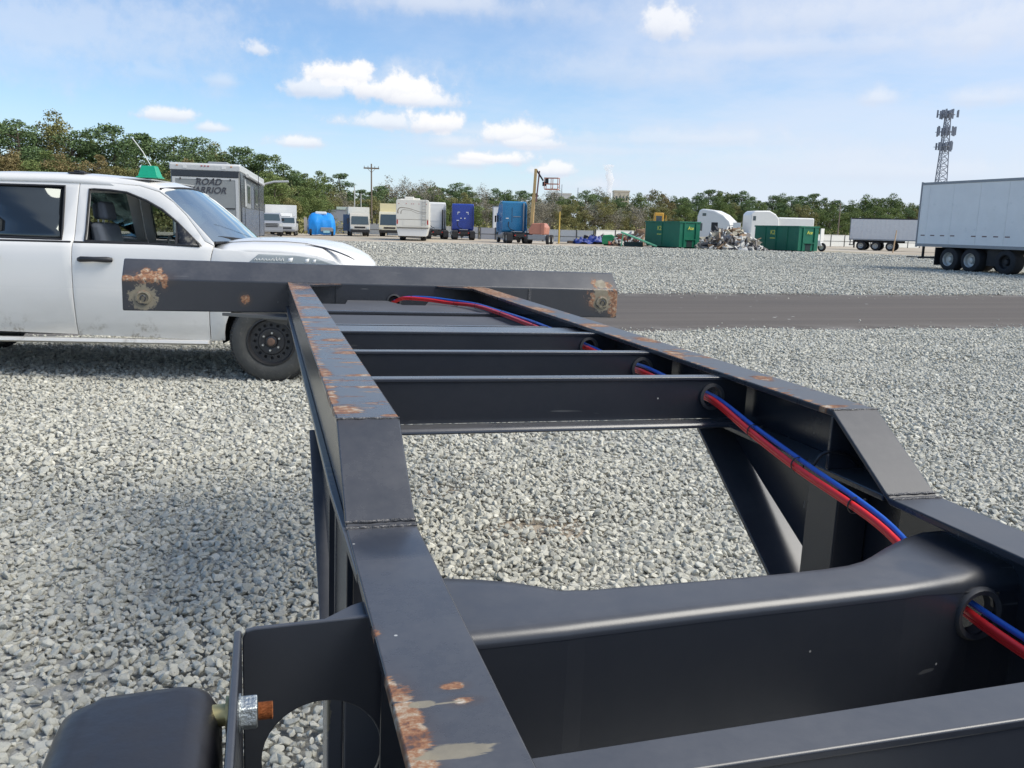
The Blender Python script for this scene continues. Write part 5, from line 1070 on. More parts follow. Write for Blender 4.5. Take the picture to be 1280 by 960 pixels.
# --- green roll-off containers
GD = pmat('dumpster_green', (.008, .15, .085), .45, var=.18, vscale=1.4, dirt=.25, dirtcol=(.03, .09, .085)); YEL = pmat('yellow_print', (.72, .70, .10), .5); GDD = pmat('dumpster_dark', (.01, .03, .03), .7)
def dumpster(pa, pb, pc_, H_, label, words, nrib=3):
    """near-left bottom corner, near-right corner, far right corner"""
    d1 = (pb-pa); L_ = d1.length; t = empty('roll_off_container', pa, math.atan2(d1.y, d1.x), label, 'container', 'green roll-off containers'); d2 = 2.4
    s = MB(); s.prism([(.35, .12), (.0, .65), (0, H_), (L_, H_), (L_, .12)], 'y', 0, .06); s.build('side_wall', GD, t)
    s = MB(); s.prism([(.35, .12), (.0, .65), (0, H_), (L_, H_), (L_, .12)], 'y', d2-.06, d2); s.build('side_wall', GD, t)
    bx('end_wall', GD, t, L_-.06, L_, .061, d2-.061, .12, H_); bx('end_wall', GD, t, 0, .06, .061, d2-.061, .66, H_); bx('floor', GDD, t, .3, L_-.07, .061, d2-.061, .12, .25)
    s = MB(); s.box(-.05, L_+.05, -.07, .065, H_-.10, H_+.03); s.build('top_rim', GD, t, bevel=.01)
    s = MB(); s.box(-.05, L_+.05, d2-.065, d2+.07, H_-.10, H_+.03); s.build('top_rim', GD, t, bevel=.01)
    s = MB(); s.box(L_-.065, L_+.07, .066, d2-.066, H_-.10, H_+.03); s.build('top_rim', GD, t, bevel=.01)
    for i in range(nrib): x = L_*(i+1)/(nrib+1); bx('side_rib', GD, t, x-.05, x+.05, -.05, -.001, .15, H_-.11)
    for y in (.45, d2-.55): bx('end_post', GD, t, L_+.001, L_+.10, y, y+.12, .0, H_-.11)
    bx('end_recess', GDD, t, L_+.001, L_+.02, d2/2-.32, d2/2+.32, .15, .75); bx('end_ledge', GD, t, L_+.001, L_+.12, .58, d2-.56, .78, .86); bx('skid', GDD, t, .5, L_-.1, .5, .65, 0, .119); bx('skid', GDD, t, .5, L_-.1, d2-.65, d2-.5, 0, .119)
    text_mesh('lettering', words[0], .55, YEL, t, (L_*words[2], -.006, H_*.74), (PI/2, 0, 0), bold=True); bx('lettering_bar', YEL, t, L_*words[2]-.33, L_*words[2]+.33, -.006, -.001, H_*.50, H_*.50+.07)
    text_mesh('lettering', words[1], .42, YEL, t, (L_+.112, d2*.5, H_*.76), (PI/2, 0, PI/2), bold=True, shear=.2)
    return t
k1 = at_depth(806, 84); k2 = at_depth(849, 79.5); dumpster(k1, k2, None, 2.45, 'green steel roll-off container with yellow lettering, left of the scrap heap', ('K2', 'Ace', .42), 1)
k1 = at_depth(943, 82.5); k2 = at_depth(998, 77.5); dumpster(k1, k2, None, 2.3, 'green steel roll-off container with yellow lettering in front of the round topped cab', ('K2', 'Ace', .42), 3)

# --- boom lift
p = at_depth(670, 82); BL = empty('boom_lift', p, vrz(p)-math.radians(12), 'orange boom lift with raised arm and basket beside the cyan blue tractor', 'boom lift')
ORG = pmat('orange_lift_paint', (.50, .21, .14), .5, var=.15, dirt=.2, dirtcol=(.5, .4, .3)); YB_ = pmat('faded_yellow_boom', (.58, .40, .17), .5, var=.15)
bx('chassis', GREYM, BL, -.9, .9, .2, 2.6, .4, .85, bevel=.05)
s = MB(); s.prism([(-.75, .9), (-.9, 1.3), (-.5, 1.95), (.55, 2.0), (.85, 1.6), (.8, .9)], 'y', .3, 2.4); s.build('turret', ORG, BL, bevel=.1, seg=3)
s = MB(); s.box(.35, .75, .22, .34, .9, 2.0); s.build('counterweight', ORG, BL, bevel=.08)
for x, o_ in ((-1.05, -1), (1.05, 1)):
    for y in (.5, 2.3): wheel(BL, x, y, .45, .32, 'x', o_)
bt = Vector((-.12, 1.3, 7.35)); s = MB(); s.bar((-.75, 1.3, 1.8), (-.62, 1.3, 4.6), .34, .30); s.build('lower_boom', YB_, BL, bevel=.02)
s = MB(); s.bar((-.62, 1.3, 4.4), (-.50, 1.3, 7.1), .26, .24); s.build('upper_boom', YB_, BL, bevel=.02)
s = MB(); s.bar((-.38, 1.3, 4.0), (-.14, 1.3, 6.9), .12, .12); s.build('boom_hydraulic', pmat('purple_brown_arm', (.25, .12, .12), .5), BL)
s = MB(); s.bar((-.48, 1.3, 7.05), (.25, 1.3, 6.0), .14, .14); s.bar((.2, 1.3, 5.7), (.55, 1.3, 5.7), .2, .4); s.build('jib', BLKF, BL)
BK = bpy.data.objects.new('basket', None); COL.objects.link(BK); BK.parent = BL
bx('basket_floor', ORG, BK, .45, 1.75, .9, 1.8, 5.15, 5.25)
for z in (5.7, 6.25):
    for a, b_ in (((.45, .9), (1.75, .9)), ((1.75, .9), (1.75, 1.8)), ((.45, 1.8), (1.75, 1.8)), ((.45, .9), (.45, 1.8))): 
        s = MB(); s.bar((*a, z), (*b_, z), .06, .06); s.build('guard_rail', ORG, BK)
for x in (.45, 1.1, 1.75):
    for y in (.9, 1.8): bx('guard_post', ORG, BK, x-.03, x+.03, y-.03, y+.03, 5.251, 6.28)
bx('control_box', BLKF, BK, .5, .8, .95, 1.2, 5.7, 6.2)

# --- yellow excavator cab beyond the left container
p = at_depth(821, 112); EX = empty('excavator', p, vrz(p)+.1, 'small yellow excavator showing above the left green container', 'excavator'); YX = pmat('machine_yellow', (.66, .36, .05), .45, var=.1)
bx('cab', YX, EX, -.45, .75, 0, 1.4, 1.9, 3.9, bevel=.1); bx('cab_window', FGLASS, EX, -.25, .5, -.02, -.001, 2.8, 3.5); bx('body', YX, EX, -1.4, 1.4, .2, 2.4, 1.1, 2.4, bevel=.1); bx('side_handrail', YX, EX, 1.0, 1.08, 0, .1, 2.41, 3.6)
for x in (-1.2, .8): bx('track', BLKF, EX, x, x+.45, -.3, 2.9, 0, .85, bevel=.25)
bx('turntable', BLKF, EX, -.6, .6, .6, 2.0, .86, 1.099)

# --- motorcycle / small white cart by the right container
p = at_depth(1021, 84); MC_ = empty('small_white_tractor', p, vrz(p)+math.radians(60), 'small white wheeled machine beside the right end of the right green container', 'machine')
wheel(MC_, 0, -.6, .42, .2, 'x', -1); wheel(MC_, 0, .7, .42, .2, 'x', -1)
s = MB(); s.prism([(-.7, .5), (-.5, 1.0), (.1, 1.1), (.7, .9), (.9, .5)], 'x', -.25, .25); s.build('body', WHT, MC_, bevel=.06); bx('handle', WHT, MC_, -.3, .3, -.55, -.48, 1.0, 2.2); 

# --- heaps
def heap(name, centre, rx, ry, h, n, mats, label, cat, seed, smax=.5):
    r = random.Random(seed); t = empty(name, centre, 0, label, cat)
    for k, mt in enumerate(mats):
        s = MB()
        for i in range(n//len(mats)):
            a = r.uniform(0, 2*PI); q = r.random()**.5; x = math.cos(a)*q*rx; y = math.sin(a)*q*ry
            zt = h*(1-q*q)*r.uniform(.3, 1.0); L_ = r.uniform(.2, smax); 
            e1 = Vector((r.gauss(0, 1), r.gauss(0, 1), r.gauss(0, .6))).normalized(); e2 = e1.cross(Vector((r.gauss(0, 1), r.gauss(0, 1), r.gauss(0, 1)))).normalized(); e3 = e1.cross(e2)
            c = Vector((x, y, max(.08, zt))); A, B, C_ = e1*L_*r.uniform(.6, 2.0), e2*L_*r.uniform(.3, 1), e3*.05
            vv = [c-A-B-C_, c+A-B*r.uniform(.4, 1)-C_, c+A*.8+B-C_, c-A*.7+B-C_]; vv += [v+2*C_+e3*r.uniform(-.06, .1) for v in vv]
            vv = [Vector((v.x, v.y, max(.0, v.z))) for v in vv]; s.hexa(vv)
        o = s.build('scrap', mt, t); o['kind'] = 'stuff'
    # solid core so that no sky shows through
    s = MB(); core = [(1, 0), (.85, .28), (.6, .55), (.3, .72), (0, .78)]; vs = []
    for q, zz in core:
        for i in range(20): a = 2*PI*i/20; f = 1+r.uniform(-.12, .12); vs.append((math.cos(a)*rx*q*.9*f, math.sin(a)*ry*q*.9*f, h*zz*r.uniform(.85, 1.05)))
    s.add(vs, [(k*20+i, k*20+(i+1) % 20, (k+1)*20+(i+1) % 20, (k+1)*20+i) for k in range(4) for i in range(20)]); s.build('heap_core', mats[0], t, smooth=30)
    return t
J1 = pmat('scrap_grey', (.27, .25, .235), .8, var=.5, vscale=1.5); J2 = pmat('scrap_pale', (.62, .60, .55), .7, var=.3, vscale=2); J3 = pmat('scrap_brown', (.28, .19, .12), .8, var=.5); J4 = pmat('scrap_dark', (.05, .05, .055), .8, var=.4); J5 = pmat('scrap_tan', (.45, .40, .30), .8, var=.3)
heap('scrap_heap', at_depth(912, 79), 3.1, 1.8, 1.95, 420, (J1, J2, J5, J4, J3), 'large heap of grey and pale scrap sheets between the two green containers', 'scrap heap', 5)
heap('scrap_heap', at_depth(878, 84), 1.8, 1.2, .8, 120, (J2, J3, J1), 'low pale and brown scrap at the right end of the left green container', 'scrap heap', 6, .4)
heap('scrap_heap', at_depth(938, 77.5), 1.5, .7, .45, 90, (J1, J4, J2), 'low grey scrap in front of the left end of the right green container', 'scrap heap', 9, .35)
heap('debris_heap', at_depth(782, 85), 1.6, 1.2, 1.25, 130, (J3, J4, J2, pmat('scrap_red', (.40, .10, .07), .7)), 'heap of brown and red rubbish right of the small green bin', 'rubbish heap', 7, .35)
heap('debris_heap', at_depth(800, 88), 1.2, 1.0, 1.7, 60, (J2, J3), 'pale rubbish heaped against the left end of the left green container', 'rubbish heap', 12, .4)
heap('debris_heap', at_depth(752, 92), 3.0, .8, 1.0, 120, (J4, J5, J1), 'low dark junk along the white fence behind the blue tarps', 'rubbish heap', 15, .35)
# crumpled blue tarps
def tarp(px, D, rx, ry, h, label, seed):
    r = random.Random(seed); s = MB(); n = 14; vs = []
    for i in range(n):
        for j in range(n):
            u, v = i/(n-1)*2-1, j/(n-1)*2-1; q = max(0, 1-(u*u+v*v)*.75)
            vs.append((u*rx+r.uniform(-.06, .06), v*ry+r.uniform(-.06, .06), max(.02, h*q**.6*(.65+.35*math.sin(u*7+seed)*math.cos(v*5))+r.uniform(-.08, .08))))
    s.add(vs, [(i*n+j, i*n+j+1, (i+1)*n+j+1, (i+1)*n+j) for i in range(n-1) for j in range(n-1)]); o = s.build('crumpled_tarp', pmat('dark_blue_tarp', (.02, .045, .24), .45, var=.5, vscale=2), None, smooth=20); o.location = at_depth(px, D)
    tag(o, label, 'tarp', 'crumpled blue tarps')
    m_ = o.modifiers.new('t', 'SOLIDIFY'); m_.thickness = .02
tarp(727, 90, .85, .7, .75, 'smaller crumpled blue tarp lying left, near the brown timber', 2); tarp(744, 91, 1.2, .8, 1.05, 'larger crumpled blue tarp lying beside the small green bin', 5)
p = at_depth(760.5, 85); GB = empty('green_bin', p, vrz(p), 'small round bodied green bin lying right of the blue tarps', 'bin'); s = MB(); s.prism([(-.6, .12), (-.68, .6), (-.55, 1.0), (.3, 1.08), (.62, .9), (.66, .3), (.5, .08)], 'y', 0, 1.0); s.build('bin_body', pmat('bright_green_bin', (.02, .26, .10), .45), GB, bevel=.08, seg=3); bx('bin_rim', MATS['bright_green_bin'], GB, -.5, .4, -.03, -.001, .85, .92); bx('bin_foot', BLKF, GB, -.45, .45, .2, .8, 0, .09)
p = at_depth(796, 81); RP = empty('green_ramp', p, vrz(p), 'long pale green ramp beam sloping down to the left green container', 'ramp'); GP = pmat('pale_green_paint', (.16, .50, .30), .5)
s = MB(); s.bar((-1.5, .5, 1.35), (1.9, 0, .12), .5, .14); s.build('ramp_beam', GP, RP, bevel=.02); s = MB(); s.bar((-1.3, .5, 1.25), (-1.45, .5, .0), .12, .12); s.build('ramp_leg', GP, RP); bx('ramp_deck', GDD, RP, -1.2, .6, .5, 1.4, .02, .45)
p = at_depth(715.5, 91); o = bx('timber_block', pmat('dark_timber', (.10, .07, .05), .9), None, -.42, .42, 0, .5, 0, .28, bevel=.01); o.location = p; tag(o, 'dark brown timber block on the sand left of the blue tarps', 'timber')
# ------------------------------------------------------------ fences, poles, tower, buildings, trees, steam
FW_ = pmat('white_fence_panel', (.70, .70, .66), .6, var=.08, dirt=.2, dirtcol=(.4, .38, .3)); FP = pmat('dark_fence_post', (.06, .06, .055), .6); WOOD = pmat('pole_wood', (.20, .16, .12), .9, var=.3, vscale=8)
def fence(a, b_, h, label, step=3.0, posts=True):
    d = b_-a; L_ = d.length; t = empty('white_fence', a, math.atan2(d.y, d.x), label, 'fence'); n = max(1, int(L_/step)); st = L_/n
    pm = None
    for i in range(n):
        if pm is None:
            pm = bx('fence_panel', FW_, t, .03, st-.03, 0, .04, .05, h)
        else:
            o = pm.copy(); COL.objects.link(o); o.location = (i*st, 0, 0)
    if posts:
        po = None; rl = None
        for i in range(n+1):
            if po is None: po = bx('fence_post', FP, t, -.05, .05, -.06, .06, 0, h+.05)
            else: o = po.copy(); COL.objects.link(o); o.location = (i*st, 0, 0)
        for z in (h*.45, h-.06): bx('fence_rail', FP if z < h*.8 else FW_, t, 0, L_, -.03, -.005, z, z+.05)
    return t
fence(at_depth(250, 132), at_depth(480, 118), 1.55, 'long low white fence behind the parked trucks on the left', 3.2)
fence(at_depth(484, 117), at_depth(598, 104), 1.45, 'low white fence behind the motorhome and the royal blue tractor', 3.0)
fence(at_depth(600, 103), at_depth(742, 96), 1.4, 'white fence with dark posts between the cyan tractor and the blue tarps', 2.1)
fence(at_depth(744, 97), at_depth(880, 108), 1.5, 'low white fence behind the rubbish and the left green container', 3.0)
fence(at_depth(884, 112), at_depth(1150, 136), 1.7, 'low white fence behind the scrap heap running to the silver trailer', 3.0)
def pole(px, top, D, label, arms=True, r=.14, name='utility_pole', mat=None, cat='utility pole'):
    p = at_depth(px, D); hor = 284.5+.027*(px-640); h = (hor-top)/FPX*D+1.5; t = empty(name, p, vrz(p), label, cat)
    s = MB(); s.cyl((0, 0, -.2), (0, 0, h), r, r*.7, n=10); s.build('pole_shaft', mat or WOOD, t, smooth=40)
    if arms:
        bx('crossarm', WOOD, t, -1.15, 1.15, -.09, .09, h-.75, h-.55)
        for x in (-1.05, -.5, .5, 1.05): 
            s = MB(); s.cyl((x, 0, h-.549), (x, 0, h-.3), .06, .04, n=8); s.build('insulator', GREYM, t)
        s = MB(); s.bar((-.6, -.1, h-.7), (0, -.1, h-1.3), .05, .05); s.build('brace', WOOD, t); s = MB(); s.bar((.6, -.1, h-.7), (0, -.1, h-1.3), .05, .05); s.build('brace', WOOD, t)
    return t
pole(464.5, 207, 130, 'tall wooden utility pole with a crossarm above the white box trucks')
PG = pmat('grey_post', (.55, .54, .5), .6)
pole(443.5, 234, 112, 'thin pale post left of the utility pole', False, .09, 'thin_post', PG, 'post'); pole(451.5, 243, 112, 'shorter thin pale post just left of the utility pole', False, .08, 'thin_post', PG, 'post')
pole(1046.5, 255, 150, 'wooden pole with a small lamp before the trees left of the silver trailer', False, .13, 'wooden_pole'); 
o = pole(698.5, 265, 88, 'yellow post standing in front of the white fence', False, .09, 'yellow_post', pmat('yellow_post_paint', (.72, .48, .10), .5), 'post')
p = at_depth(698.5, 88); bx('post_foot', WOOD, o, -.3, .9, -.05, .05, 0, .06)
pole(1117.5, 288, 88, 'leaning pale orange stake in front of the silver trailer', False, .07, 'wooden_stake', pmat('orange_stake', (.60, .42, .25), .7), 'stake').rotation_euler.y = .07
# wires between poles are below one pixel and left out
# cell tower
D = 260; p = at_depth(1167, D); TW = empty('cell_tower', p, vrz(p)+.3, 'tall lattice cell tower with antenna clusters rising behind the large white trailer', 'tower')
STL = pmat('tower_steel', (.24, .26, .30), .5, var=.1); Ht = (299-140)/FPX*D+1.5
legs = []; 
def lw(z): return 2.1*(1-z/Ht)+.75
for k in range(3):
    a = 2*PI*k/3; s = MB(); s.bar((math.cos(a)*lw(0), math.sin(a)*lw(0), 0), (math.cos(a)*lw(Ht-2), math.sin(a)*lw(Ht-2), Ht-2), .22, .22); s.build('tower_leg', STL, TW)
s = MB(); z = 0; nst = 20
for i in range(nst):
    z0 = (Ht-2)*i/nst; z1 = (Ht-2)*(i+1)/nst
    for k in range(3):
        a, b_ = 2*PI*k/3, 2*PI*(k+1)/3; A = lambda an, zz: (math.cos(an)*lw(zz), math.sin(an)*lw(zz), zz)
        s.bar(A(a, z0), A(b_, z1), .11, .11); s.bar(A(b_, z0), A(a, z1), .11, .11); s.bar(A(a, z1), A(b_, z1), .10, .10)
o = s.build('lattice_bracing', STL, TW); o['kind'] = 'stuff'
r = random.Random(2)
for zc_, nn in ((Ht-2.2, 12), (Ht-7.2, 14), (Ht-11.5, 11)):
    pf = bpy.data.objects.new('antenna_platform', None); COL.objects.link(pf); pf.parent = TW
    s = MB()
    for k in range(3): a, b_ = 2*PI*k/3+.5, 2*PI*(k+1)/3+.5; s.bar((math.cos(a)*2.9, math.sin(a)*2.9, zc_), (math.cos(b_)*2.9, math.sin(b_)*2.9, zc_), .14, .14); s.bar((0, 0, zc_), (math.cos(a)*2.9, math.sin(a)*2.9, zc_), .14, .14)
    s.build('platform_frame', STL, pf)
    for i in range(nn):
        a = 2*PI*i/nn; q = r.uniform(1.4, 2.8); x, y = math.cos(a)*q, math.sin(a)*q; s = MB(); s.box(x-.22, x+.22, y-.15, y+.15, zc_-1.2+r.uniform(-.4, .4), zc_+1.3+r.uniform(-.4, .4)); s.build('antenna_panel', STL, pf)
    s = MB(); s.cyl((0, 0, zc_-1), (0, 0, zc_+1), .6, n=8); s.build('antenna_core', pmat('tower_dark', (.12, .13, .16), .5), pf)
# mill buildings beyond the wood
def building(px0, px1, top, D, label, mat):
    a = at_depth(px0, D); b_ = at_depth(px1, D); d = b_-a; hor = 284.5+.027*((px0+px1)/2-640); h = (hor-top)/FPX*D+1.5
    t = empty('mill_building', a, math.atan2(d.y, d.x), label, 'building'); L_ = d.length
    bx('wall', mat, t, 0, L_, 0, L_, 0, h); bx('parapet', mat, t, -.3, L_+.3, -.3, L_+.3, h+.001, h+1.0)
    for k in range(4): bx('window', FGLASS, t, L_*(.12+.22*k), L_*(.12+.22*k)+L_*.1, -.12, -.001, h-6, h-3)
    return t
building(765, 784, 241, 620, 'pale beige mill building with four windows above the trees below the steam', pmat('beige_wall', (.58, .52, .40), .8)); building(688, 712, 244, 640, 'low pale building roof showing above the trees right of the boom lift', pmat('pale_wall', (.62, .60, .54), .8))
pole(700, 232, 600, 'thin mast above the trees right of the boom lift basket', False, .3, 'mast', STL, 'mast'); pole(720, 236, 600, 'second thin mast above the bare scrub, left of the steam', False, .3, 'mast', STL, 'mast')

# ---- trees
LEAF = {}
def leaf(name, c1, c2, c3):
    mt = bpy.data.materials.new(name); mt.use_nodes = True; b = NB(mt.node_tree); bs = mt.node_tree.nodes['Principled BSDF']; co = b.obj()
    n = b.noise(co, .55, 3, .6); n2 = b.node('ShaderNodeAttribute', attribute_name='tone').outputs['Fac']
    oi = b.node('ShaderNodeObjectInfo').outputs['Random']
    c = b.ramp(b.m('ADD', b.m('MULTIPLY', n, .45), b.m('ADD', b.m('MULTIPLY', n2, .45), b.m('MULTIPLY', oi, .10))), [(.22, c1), (.5, c2), (.78, c3)])
    b.l.new(c, bs.inputs['Base Color']); bs.inputs['Roughness'].default_value = .7; bs.inputs['Specular IOR Level'].default_value = .2
    bs.inputs['Transmission Weight'].default_value = 0
    return mt
L_PINE = leaf('pine_needles', (.075, .125, .05), (.14, .205, .085), (.23, .29, .125)); L_GREEN = leaf('green_leaves', (.095, .14, .045), (.17, .225, .075), (.27, .31, .11))
L_OLIVE = leaf('olive_leaves', (.16, .165, .065), (.26, .25, .10), (.37, .33, .15)); L_BARE = leaf('bare_twigs', (.18, .165, .12), (.28, .255, .19), (.40, .37, .28)); L_RUST = leaf('russet_leaves', (.16, .145, .065), (.25, .20, .09), (.34, .27, .13))
BARK = pmat('bark', (.13, .10, .075), .9, var=.3); BARKP = pmat('pale_bark', (.32, .29, .25), .9, var=.3)
def crown_mesh(name, clumps, leafsize, per, mat, seed, flatn=.0):
    r = np.random.default_rng(seed); V = []; tone = []
    for (cx, cy, cz, rx, ry, rz_) in clumps:
        k = int(per*max(.3, rx*ry*rz_/(1.0)) ** .67) if per > 0 else -per
        d = r.normal(0, 1, (k, 3)); d /= np.linalg.norm(d, axis=1)[:, None]; q = r.uniform(.30, 1.0, k)**.55*r.uniform(.85, 1.28, k)
        c = d*q[:, None]*np.array([rx, ry, rz_])+np.array([cx, cy, cz])
        a = r.normal(0, 1, (k, 3)); a /= np.linalg.norm(a, axis=1)[:, None]; b_ = np.cross(a, r.normal(0, 1, (k, 3))); b_ /= np.linalg.norm(b_, axis=1)[:, None]
        s_ = leafsize*r.uniform(.55, 1.35, k)[:, None]; a = a*s_; b_ = b_*s_*.55
        V.append(np.stack([c-a, c-b_*.9, c+a, c+b_], 1)); tt = r.uniform(0, 1)*.5+r.uniform(0, .5, k); tone.append(np.repeat(tt, 4))
    V = np.concatenate(V); n = len(V); me = bpy.data.meshes.new(name); me.vertices.add(n*4); me.vertices.foreach_set('co', V.reshape(-1)); me.loops.add(n*4); me.loops.foreach_set('vertex_index', np.arange(n*4)); me.polygons.add(n); me.polygons.foreach_set('loop_start', np.arange(n)*4); me.polygons.foreach_set('loop_total', np.full(n, 4)); me.update(calc_edges=True)
    a_ = me.attributes.new('tone', 'FLOAT', 'POINT'); a_.data.foreach_set('value', np.concatenate(tone).astype(np.float32)); me.materials.append(mat); return me
def tree_proto(kind, seed):
    r = random.Random(seed); s = MB(); cl = []
    if kind == 'pine':                                          # unit height 10
        s.tube([(0, 0, -.2), (.08, 0, 4), (r.uniform(-.2, .2), .1, 7), (r.uniform(-.3, .3), 0, 9.3)], [.17, .14, .09, .03], 7)
        for i in range(15):
            z = 4.3+5.2*(i/14)**.85+r.uniform(-.3, .3); a = r.uniform(0, 2*PI); q = (1.9 if z < 7.5 else 1.3 if z < 9 else .5)*r.uniform(.35, 1.05); x, y = math.cos(a)*q, math.sin(a)*q
            s.tube([(0, 0, z-.5), (x*.6, y*.6, z-.15), (x, y, z)], [.05, .035, .015], 5); R_ = r.uniform(.65, 1.05)*(1 if z < 9 else .75); cl.append((x, y, z+.1, R_, R_, R_*.62))
        cm = crown_mesh('crown', cl, .10, 620, L_PINE, seed)
    elif kind in ('green', 'olive', 'russet'):
        s.tube([(0, 0, -.2), (.1, 0, 2), (0, .2, 4.5), (r.uniform(-.4, .4), 0, 7.5)], [.2, .16, .10, .04], 7)
        for i in range(26):
            z = 1.2+8.2*(i/25)+r.uniform(-.4, .4); w_ = 2.6*math.sin(PI*min(1, (z-.2)/10.6)**.75)+.25; a = r.uniform(0, 2*PI); q = w_*r.uniform(.25, .95); x, y = math.cos(a)*q, math.sin(a)*q; R_ = r.uniform(.7, 1.25)*(1 if z < 8.4 else .65); cl.append((x, y, z, R_, R_, R_*.75))
            if i % 3 == 0: s.tube([(0, 0, z-1), (x*.7, y*.7, z-.3), (x, y, z)], [.06, .04, .02], 5)
        cm = crown_mesh('crown', cl, .105, 520, {'green': L_GREEN, 'olive': L_OLIVE, 'russet': L_RUST}[kind], seed)
    else:                                                       # bare scrub tree
        for j in range(7):
            a = r.uniform(0, 2*PI); q = r.uniform(.8, 2.8); h = r.uniform(6.5, 9.8); x, y = math.cos(a)*q, math.sin(a)*q
            s.tube([(x*.08, y*.08, -.2), (x*.3, y*.3, 2.5), (x*.75, y*.75, 5.5), (x, y, h)], [.11, .08, .05, .015], 5)
            for k in range(7):
                t = r.uniform(.35, .95); b0 = Vector((x*t, y*t, h*t)); e_ = b0+Vector((r.gauss(0, 1), r.gauss(0, 1), r.uniform(.6, 1.8))); s.tube([b0, e_], [.03, .008], 4); cl.append((e_.x, e_.y, e_.z-.2, .9, .9, .9))
        cm = crown_mesh('crown', cl, .12, 110, L_BARE, seed)
    tm = bpy.data.meshes.new('trunk'); tm.from_pydata(s.v, [], s.f); tm.materials.append(BARKP if kind == 'bare' else BARK); return tm, cm
PROTO = {k: [tree_proto(k, 40+i*7+len(k)) for i in range(n)] for k, n in (('pine', 5), ('green', 4), ('olive', 3), ('russet', 2), ('bare', 4))}
NM = {'pine': 'pine_tree', 'green': 'green_tree', 'olive': 'olive_tree', 'russet': 'russet_tree', 'bare': 'bare_tree'}
LB = {'pine': 'dark green pine with clumped needles', 'green': 'bushy green broadleaf tree', 'olive': 'olive yellow broadleaf tree', 'russet': 'russet brown leafed tree', 'bare': 'pale bare winter scrub tree'}
tr = random.Random(11)
SEG = [(-400, 0, 'beyond the left edge of the pickup'), (0, 120, 'above the pickup rear door'), (120, 215, 'behind the green roof cap of the pickup'), (215, 345, 'behind the camper'), (345, 425, 'behind the covered van'), (425, 500, 'around the utility pole'), (500, 560, 'behind the motorhome'),
       (560, 612, 'behind the royal blue tractor'), (612, 665, 'behind the cyan blue tractor'), (665, 745, 'right of the boom lift'), (745, 805, 'by the mill building'), (805, 865, 'behind the left green container'), (865, 935, 'behind the scrap heap'), (935, 1025, 'behind the right green container'), (1025, 1060, 'by the wooden pole'), (1060, 1150, 'behind the silver trailer'), (1150, 1900, 'behind the large white trailer')]
SKY = [(-300, 150), (0, 148), (25, 150), (50, 168), (70, 141), (95, 165), (110, 178), (130, 155), (165, 160), (190, 176), (230, 172), (260, 178), (290, 184), (320, 188), (350, 195), (366, 212), (385, 212), (410, 224), (425, 217), (437, 240), (455, 236), (480, 232), (500, 228), (520, 236), (538, 228), (560, 234), (572, 226), (588, 238), (620, 238), (650, 238), (670, 240), (700, 244), (740, 240), (757, 238), (775, 252), (795, 240), (815, 234), (835, 246), (860, 244), (880, 236), (892, 233), (905, 240), (925, 238), (940, 250), (960, 243), (985, 247), (1010, 243), (1040, 250), (1055, 254), (1068, 246), (1085, 240), (1110, 246), (1140, 252), (1300, 235), (1800, 230)]
def skytop(px): return float(np.interp(px, [a for a, _ in SKY], [b for _, b in SKY]))
TREES = []
def put_tree(kind, px, D, top, sx=1.0):
    p = at_depth(px, D); hor = 284.5+.027*(px-640); h = (hor-top)/FPX*D+1.5; tm, cm = tr.choice(PROTO[kind])
    seg = next((t for a, b_, t in SEG if a <= px < b_), SEG[-1][2]); lab = LB[kind]+' '+seg
    t = empty(NM[kind], p, tr.uniform(0, 6.28), lab, 'tree', 'row of '+LB[kind].split(' with')[0]+'s '+seg); TREES.append((px, lab, t)); k = h/10; t.scale = (k*sx, k*sx, k)
    for nm, me in (('trunk', tm), ('crown', cm)): o = bpy.data.objects.new(nm, me); COL.objects.link(o); o.parent = t
def depth_at(px): return float(np.interp(px, [-300, 0, 230, 340, 420, 520, 700, 900, 1200, 1800], [95, 100, 112, 118, 140, 165, 185, 200, 215, 200]))
px = -60
while px < 1330:                                                # skyline row
    D = depth_at(px)*tr.uniform(.97, 1.08); top = skytop(px)+tr.uniform(-1.5, 5)
    if 330 < px < 420: kind = tr.choice(['pine', 'green', 'olive'])
    elif px < 430: kind = tr.choices(['pine', 'green', 'olive'], [8, 2, 1])[0]
    elif px < 500: kind = tr.choice(['bare', 'pine', 'russet'])
    elif px < 660: kind = tr.choices(['pine', 'bare', 'green'], [6, 3, 2])[0]
    elif px < 800: kind = tr.choices(['bare', 'pine', 'green'], [4, 3, 2])[0]
    elif px < 835: kind = 'russet'
    else: kind = tr.choices(['green', 'pine'], [3, 4])[0]
    put_tree(kind, px, D, top, 1.45 if kind == 'pine' else 1.1); px += tr.uniform(11, 16)*(1.7 if px < 340 else 1)
px = -60
while px < 1330:                                                # nearer, lower row
    D = depth_at(px)*.92; hor = 284.5+.027*(px-640); top = hor-(hor-skytop(px))*(tr.uniform(.48, .72) if px < 340 else tr.uniform(.60, .84))
    if px < 120: kind = tr.choices(['russet', 'olive', 'green'], [2, 2, 2])[0]
    elif px < 300: kind = tr.choices(['olive', 'russet', 'green'], [3, 3, 1])[0]
    elif px < 425: kind = tr.choices(['olive', 'green'], [3, 3])[0]
    elif px < 620: kind = tr.choices(['bare', 'green', 'olive'], [4, 2, 2])[0]
    elif px < 805: kind = tr.choices(['bare', 'olive'], [6, 2])[0]
    elif px < 850: kind = tr.choices(['russet', 'olive'], [2, 2])[0]
    else: kind = tr.choices(['green', 'olive', 'pine'], [5, 2, 2])[0]
    put_tree(kind, px, D, top, 1.3); px += tr.uniform(11, 16)*(1.25 if px < 340 else 1)
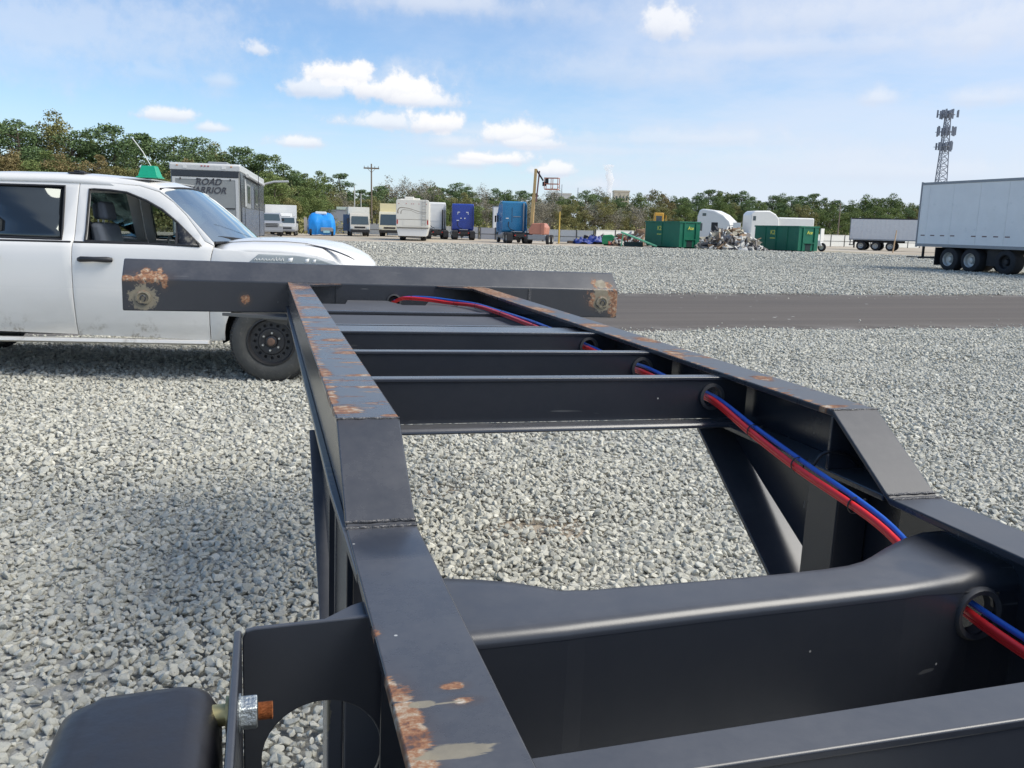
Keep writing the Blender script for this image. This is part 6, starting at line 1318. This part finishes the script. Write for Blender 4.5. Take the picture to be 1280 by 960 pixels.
ORD = ['leftmost', 'second from left', 'third from left', 'fourth from left', 'fifth from left', 'sixth from left', 'seventh from left', 'eighth from left', 'ninth from left', 'tenth from left', 'eleventh from left', 'twelfth from left']
for lab in sorted(set(l for _, l, _ in TREES)):
    g_ = sorted([(x, t) for x, l, t in TREES if l == lab], key=lambda a: a[0])
    if len(g_) > 1 and -5 < g_[0][0] and g_[-1][0] < 1150:
        for k, (_, t) in enumerate(g_): t['label'] = lab.replace(' with clumped needles', '')+', '+ORD[min(k, 11)]
# deep understorey closing the wood near the ground: one mass nobody could count
cl = []
for px in np.arange(-170, 1440, 5.0):
    D = depth_at(px)*1.06; hor = 284.5+.027*(px-640); h = ((hor-skytop(px))/FPX*D+1.5)
    p = at_depth(px, D); 
    for k in range(3): cl.append((p.x+tr.gauss(0, 1), p.y+tr.gauss(0, 2.5), tr.uniform(.05, .58 if px < 345 else .80)*h, 1.9, 1.9, 1.7))
me = crown_mesh('understorey', cl, .26, -130, leaf('understorey_leaves', (.08, .10, .045), (.14, .16, .07), (.22, .215, .11)), 77); o = bpy.data.objects.new('understorey', me); COL.objects.link(o); o['kind'] = 'stuff'
cl = []
for px in np.arange(-170, 1440, 7.0):
    D = depth_at(px)*.86
    if D < 108 and px > 240: D = 125
    p = at_depth(px, D+tr.uniform(-1, 2)); cl.append((p.x, p.y, tr.uniform(.2, 1.2), 1.6, 1.2, 1.5))
me = crown_mesh('undergrowth', cl, .2, -100, L_OLIVE, 78); o = bpy.data.objects.new('undergrowth', me); COL.objects.link(o); o['kind'] = 'stuff'

# ---- steam from the mill
p = at_depth(760.5, 900); s = MB(); vs = []; n = 14; r = random.Random(1); zs = [float(x) for x in np.linspace(26, 68, 12)]
for k, z in enumerate(zs):
    w_ = (2.0+3.2*(k/11)**1.2)*(1+.18*math.sin(k*1.9)); off_ = -1.5*(k/11)**1.5*2+math.sin(k*1.1)*.7
    for i in range(n): a = 2*PI*i/n; f = 1+r.uniform(-.18, .18); vs.append((p.x+off_+math.cos(a)*w_*f, p.y+math.sin(a)*w_*f, z))
s.add(vs, [(k*n+i, k*n+(i+1) % n, (k+1)*n+(i+1) % n, (k+1)*n+i) for k in range(11) for i in range(n)]+[tuple(range(n-1, -1, -1)), tuple(range(11*n, 12*n))])
sm = bpy.data.materials.new('steam'); sm.use_nodes = True; b = NB(sm.node_tree); b.n.clear(); pv = b.node('ShaderNodeVolumePrincipled'); pv.inputs['Color'].default_value = (1, 1, 1, 1); pv.inputs['Anisotropy'].default_value = .2
co = b.obj(); b.l.new(b.m('MULTIPLY', b.ss(b.noise(co, .12, 4, .6), .32, .55), .20), pv.inputs['Density']); ou = b.node('ShaderNodeOutputMaterial'); b.l.new(pv.outputs[0], ou.inputs['Volume'])
o = s.build('steam_plume', sm, None, smooth=80); o['kind'] = 'stuff'
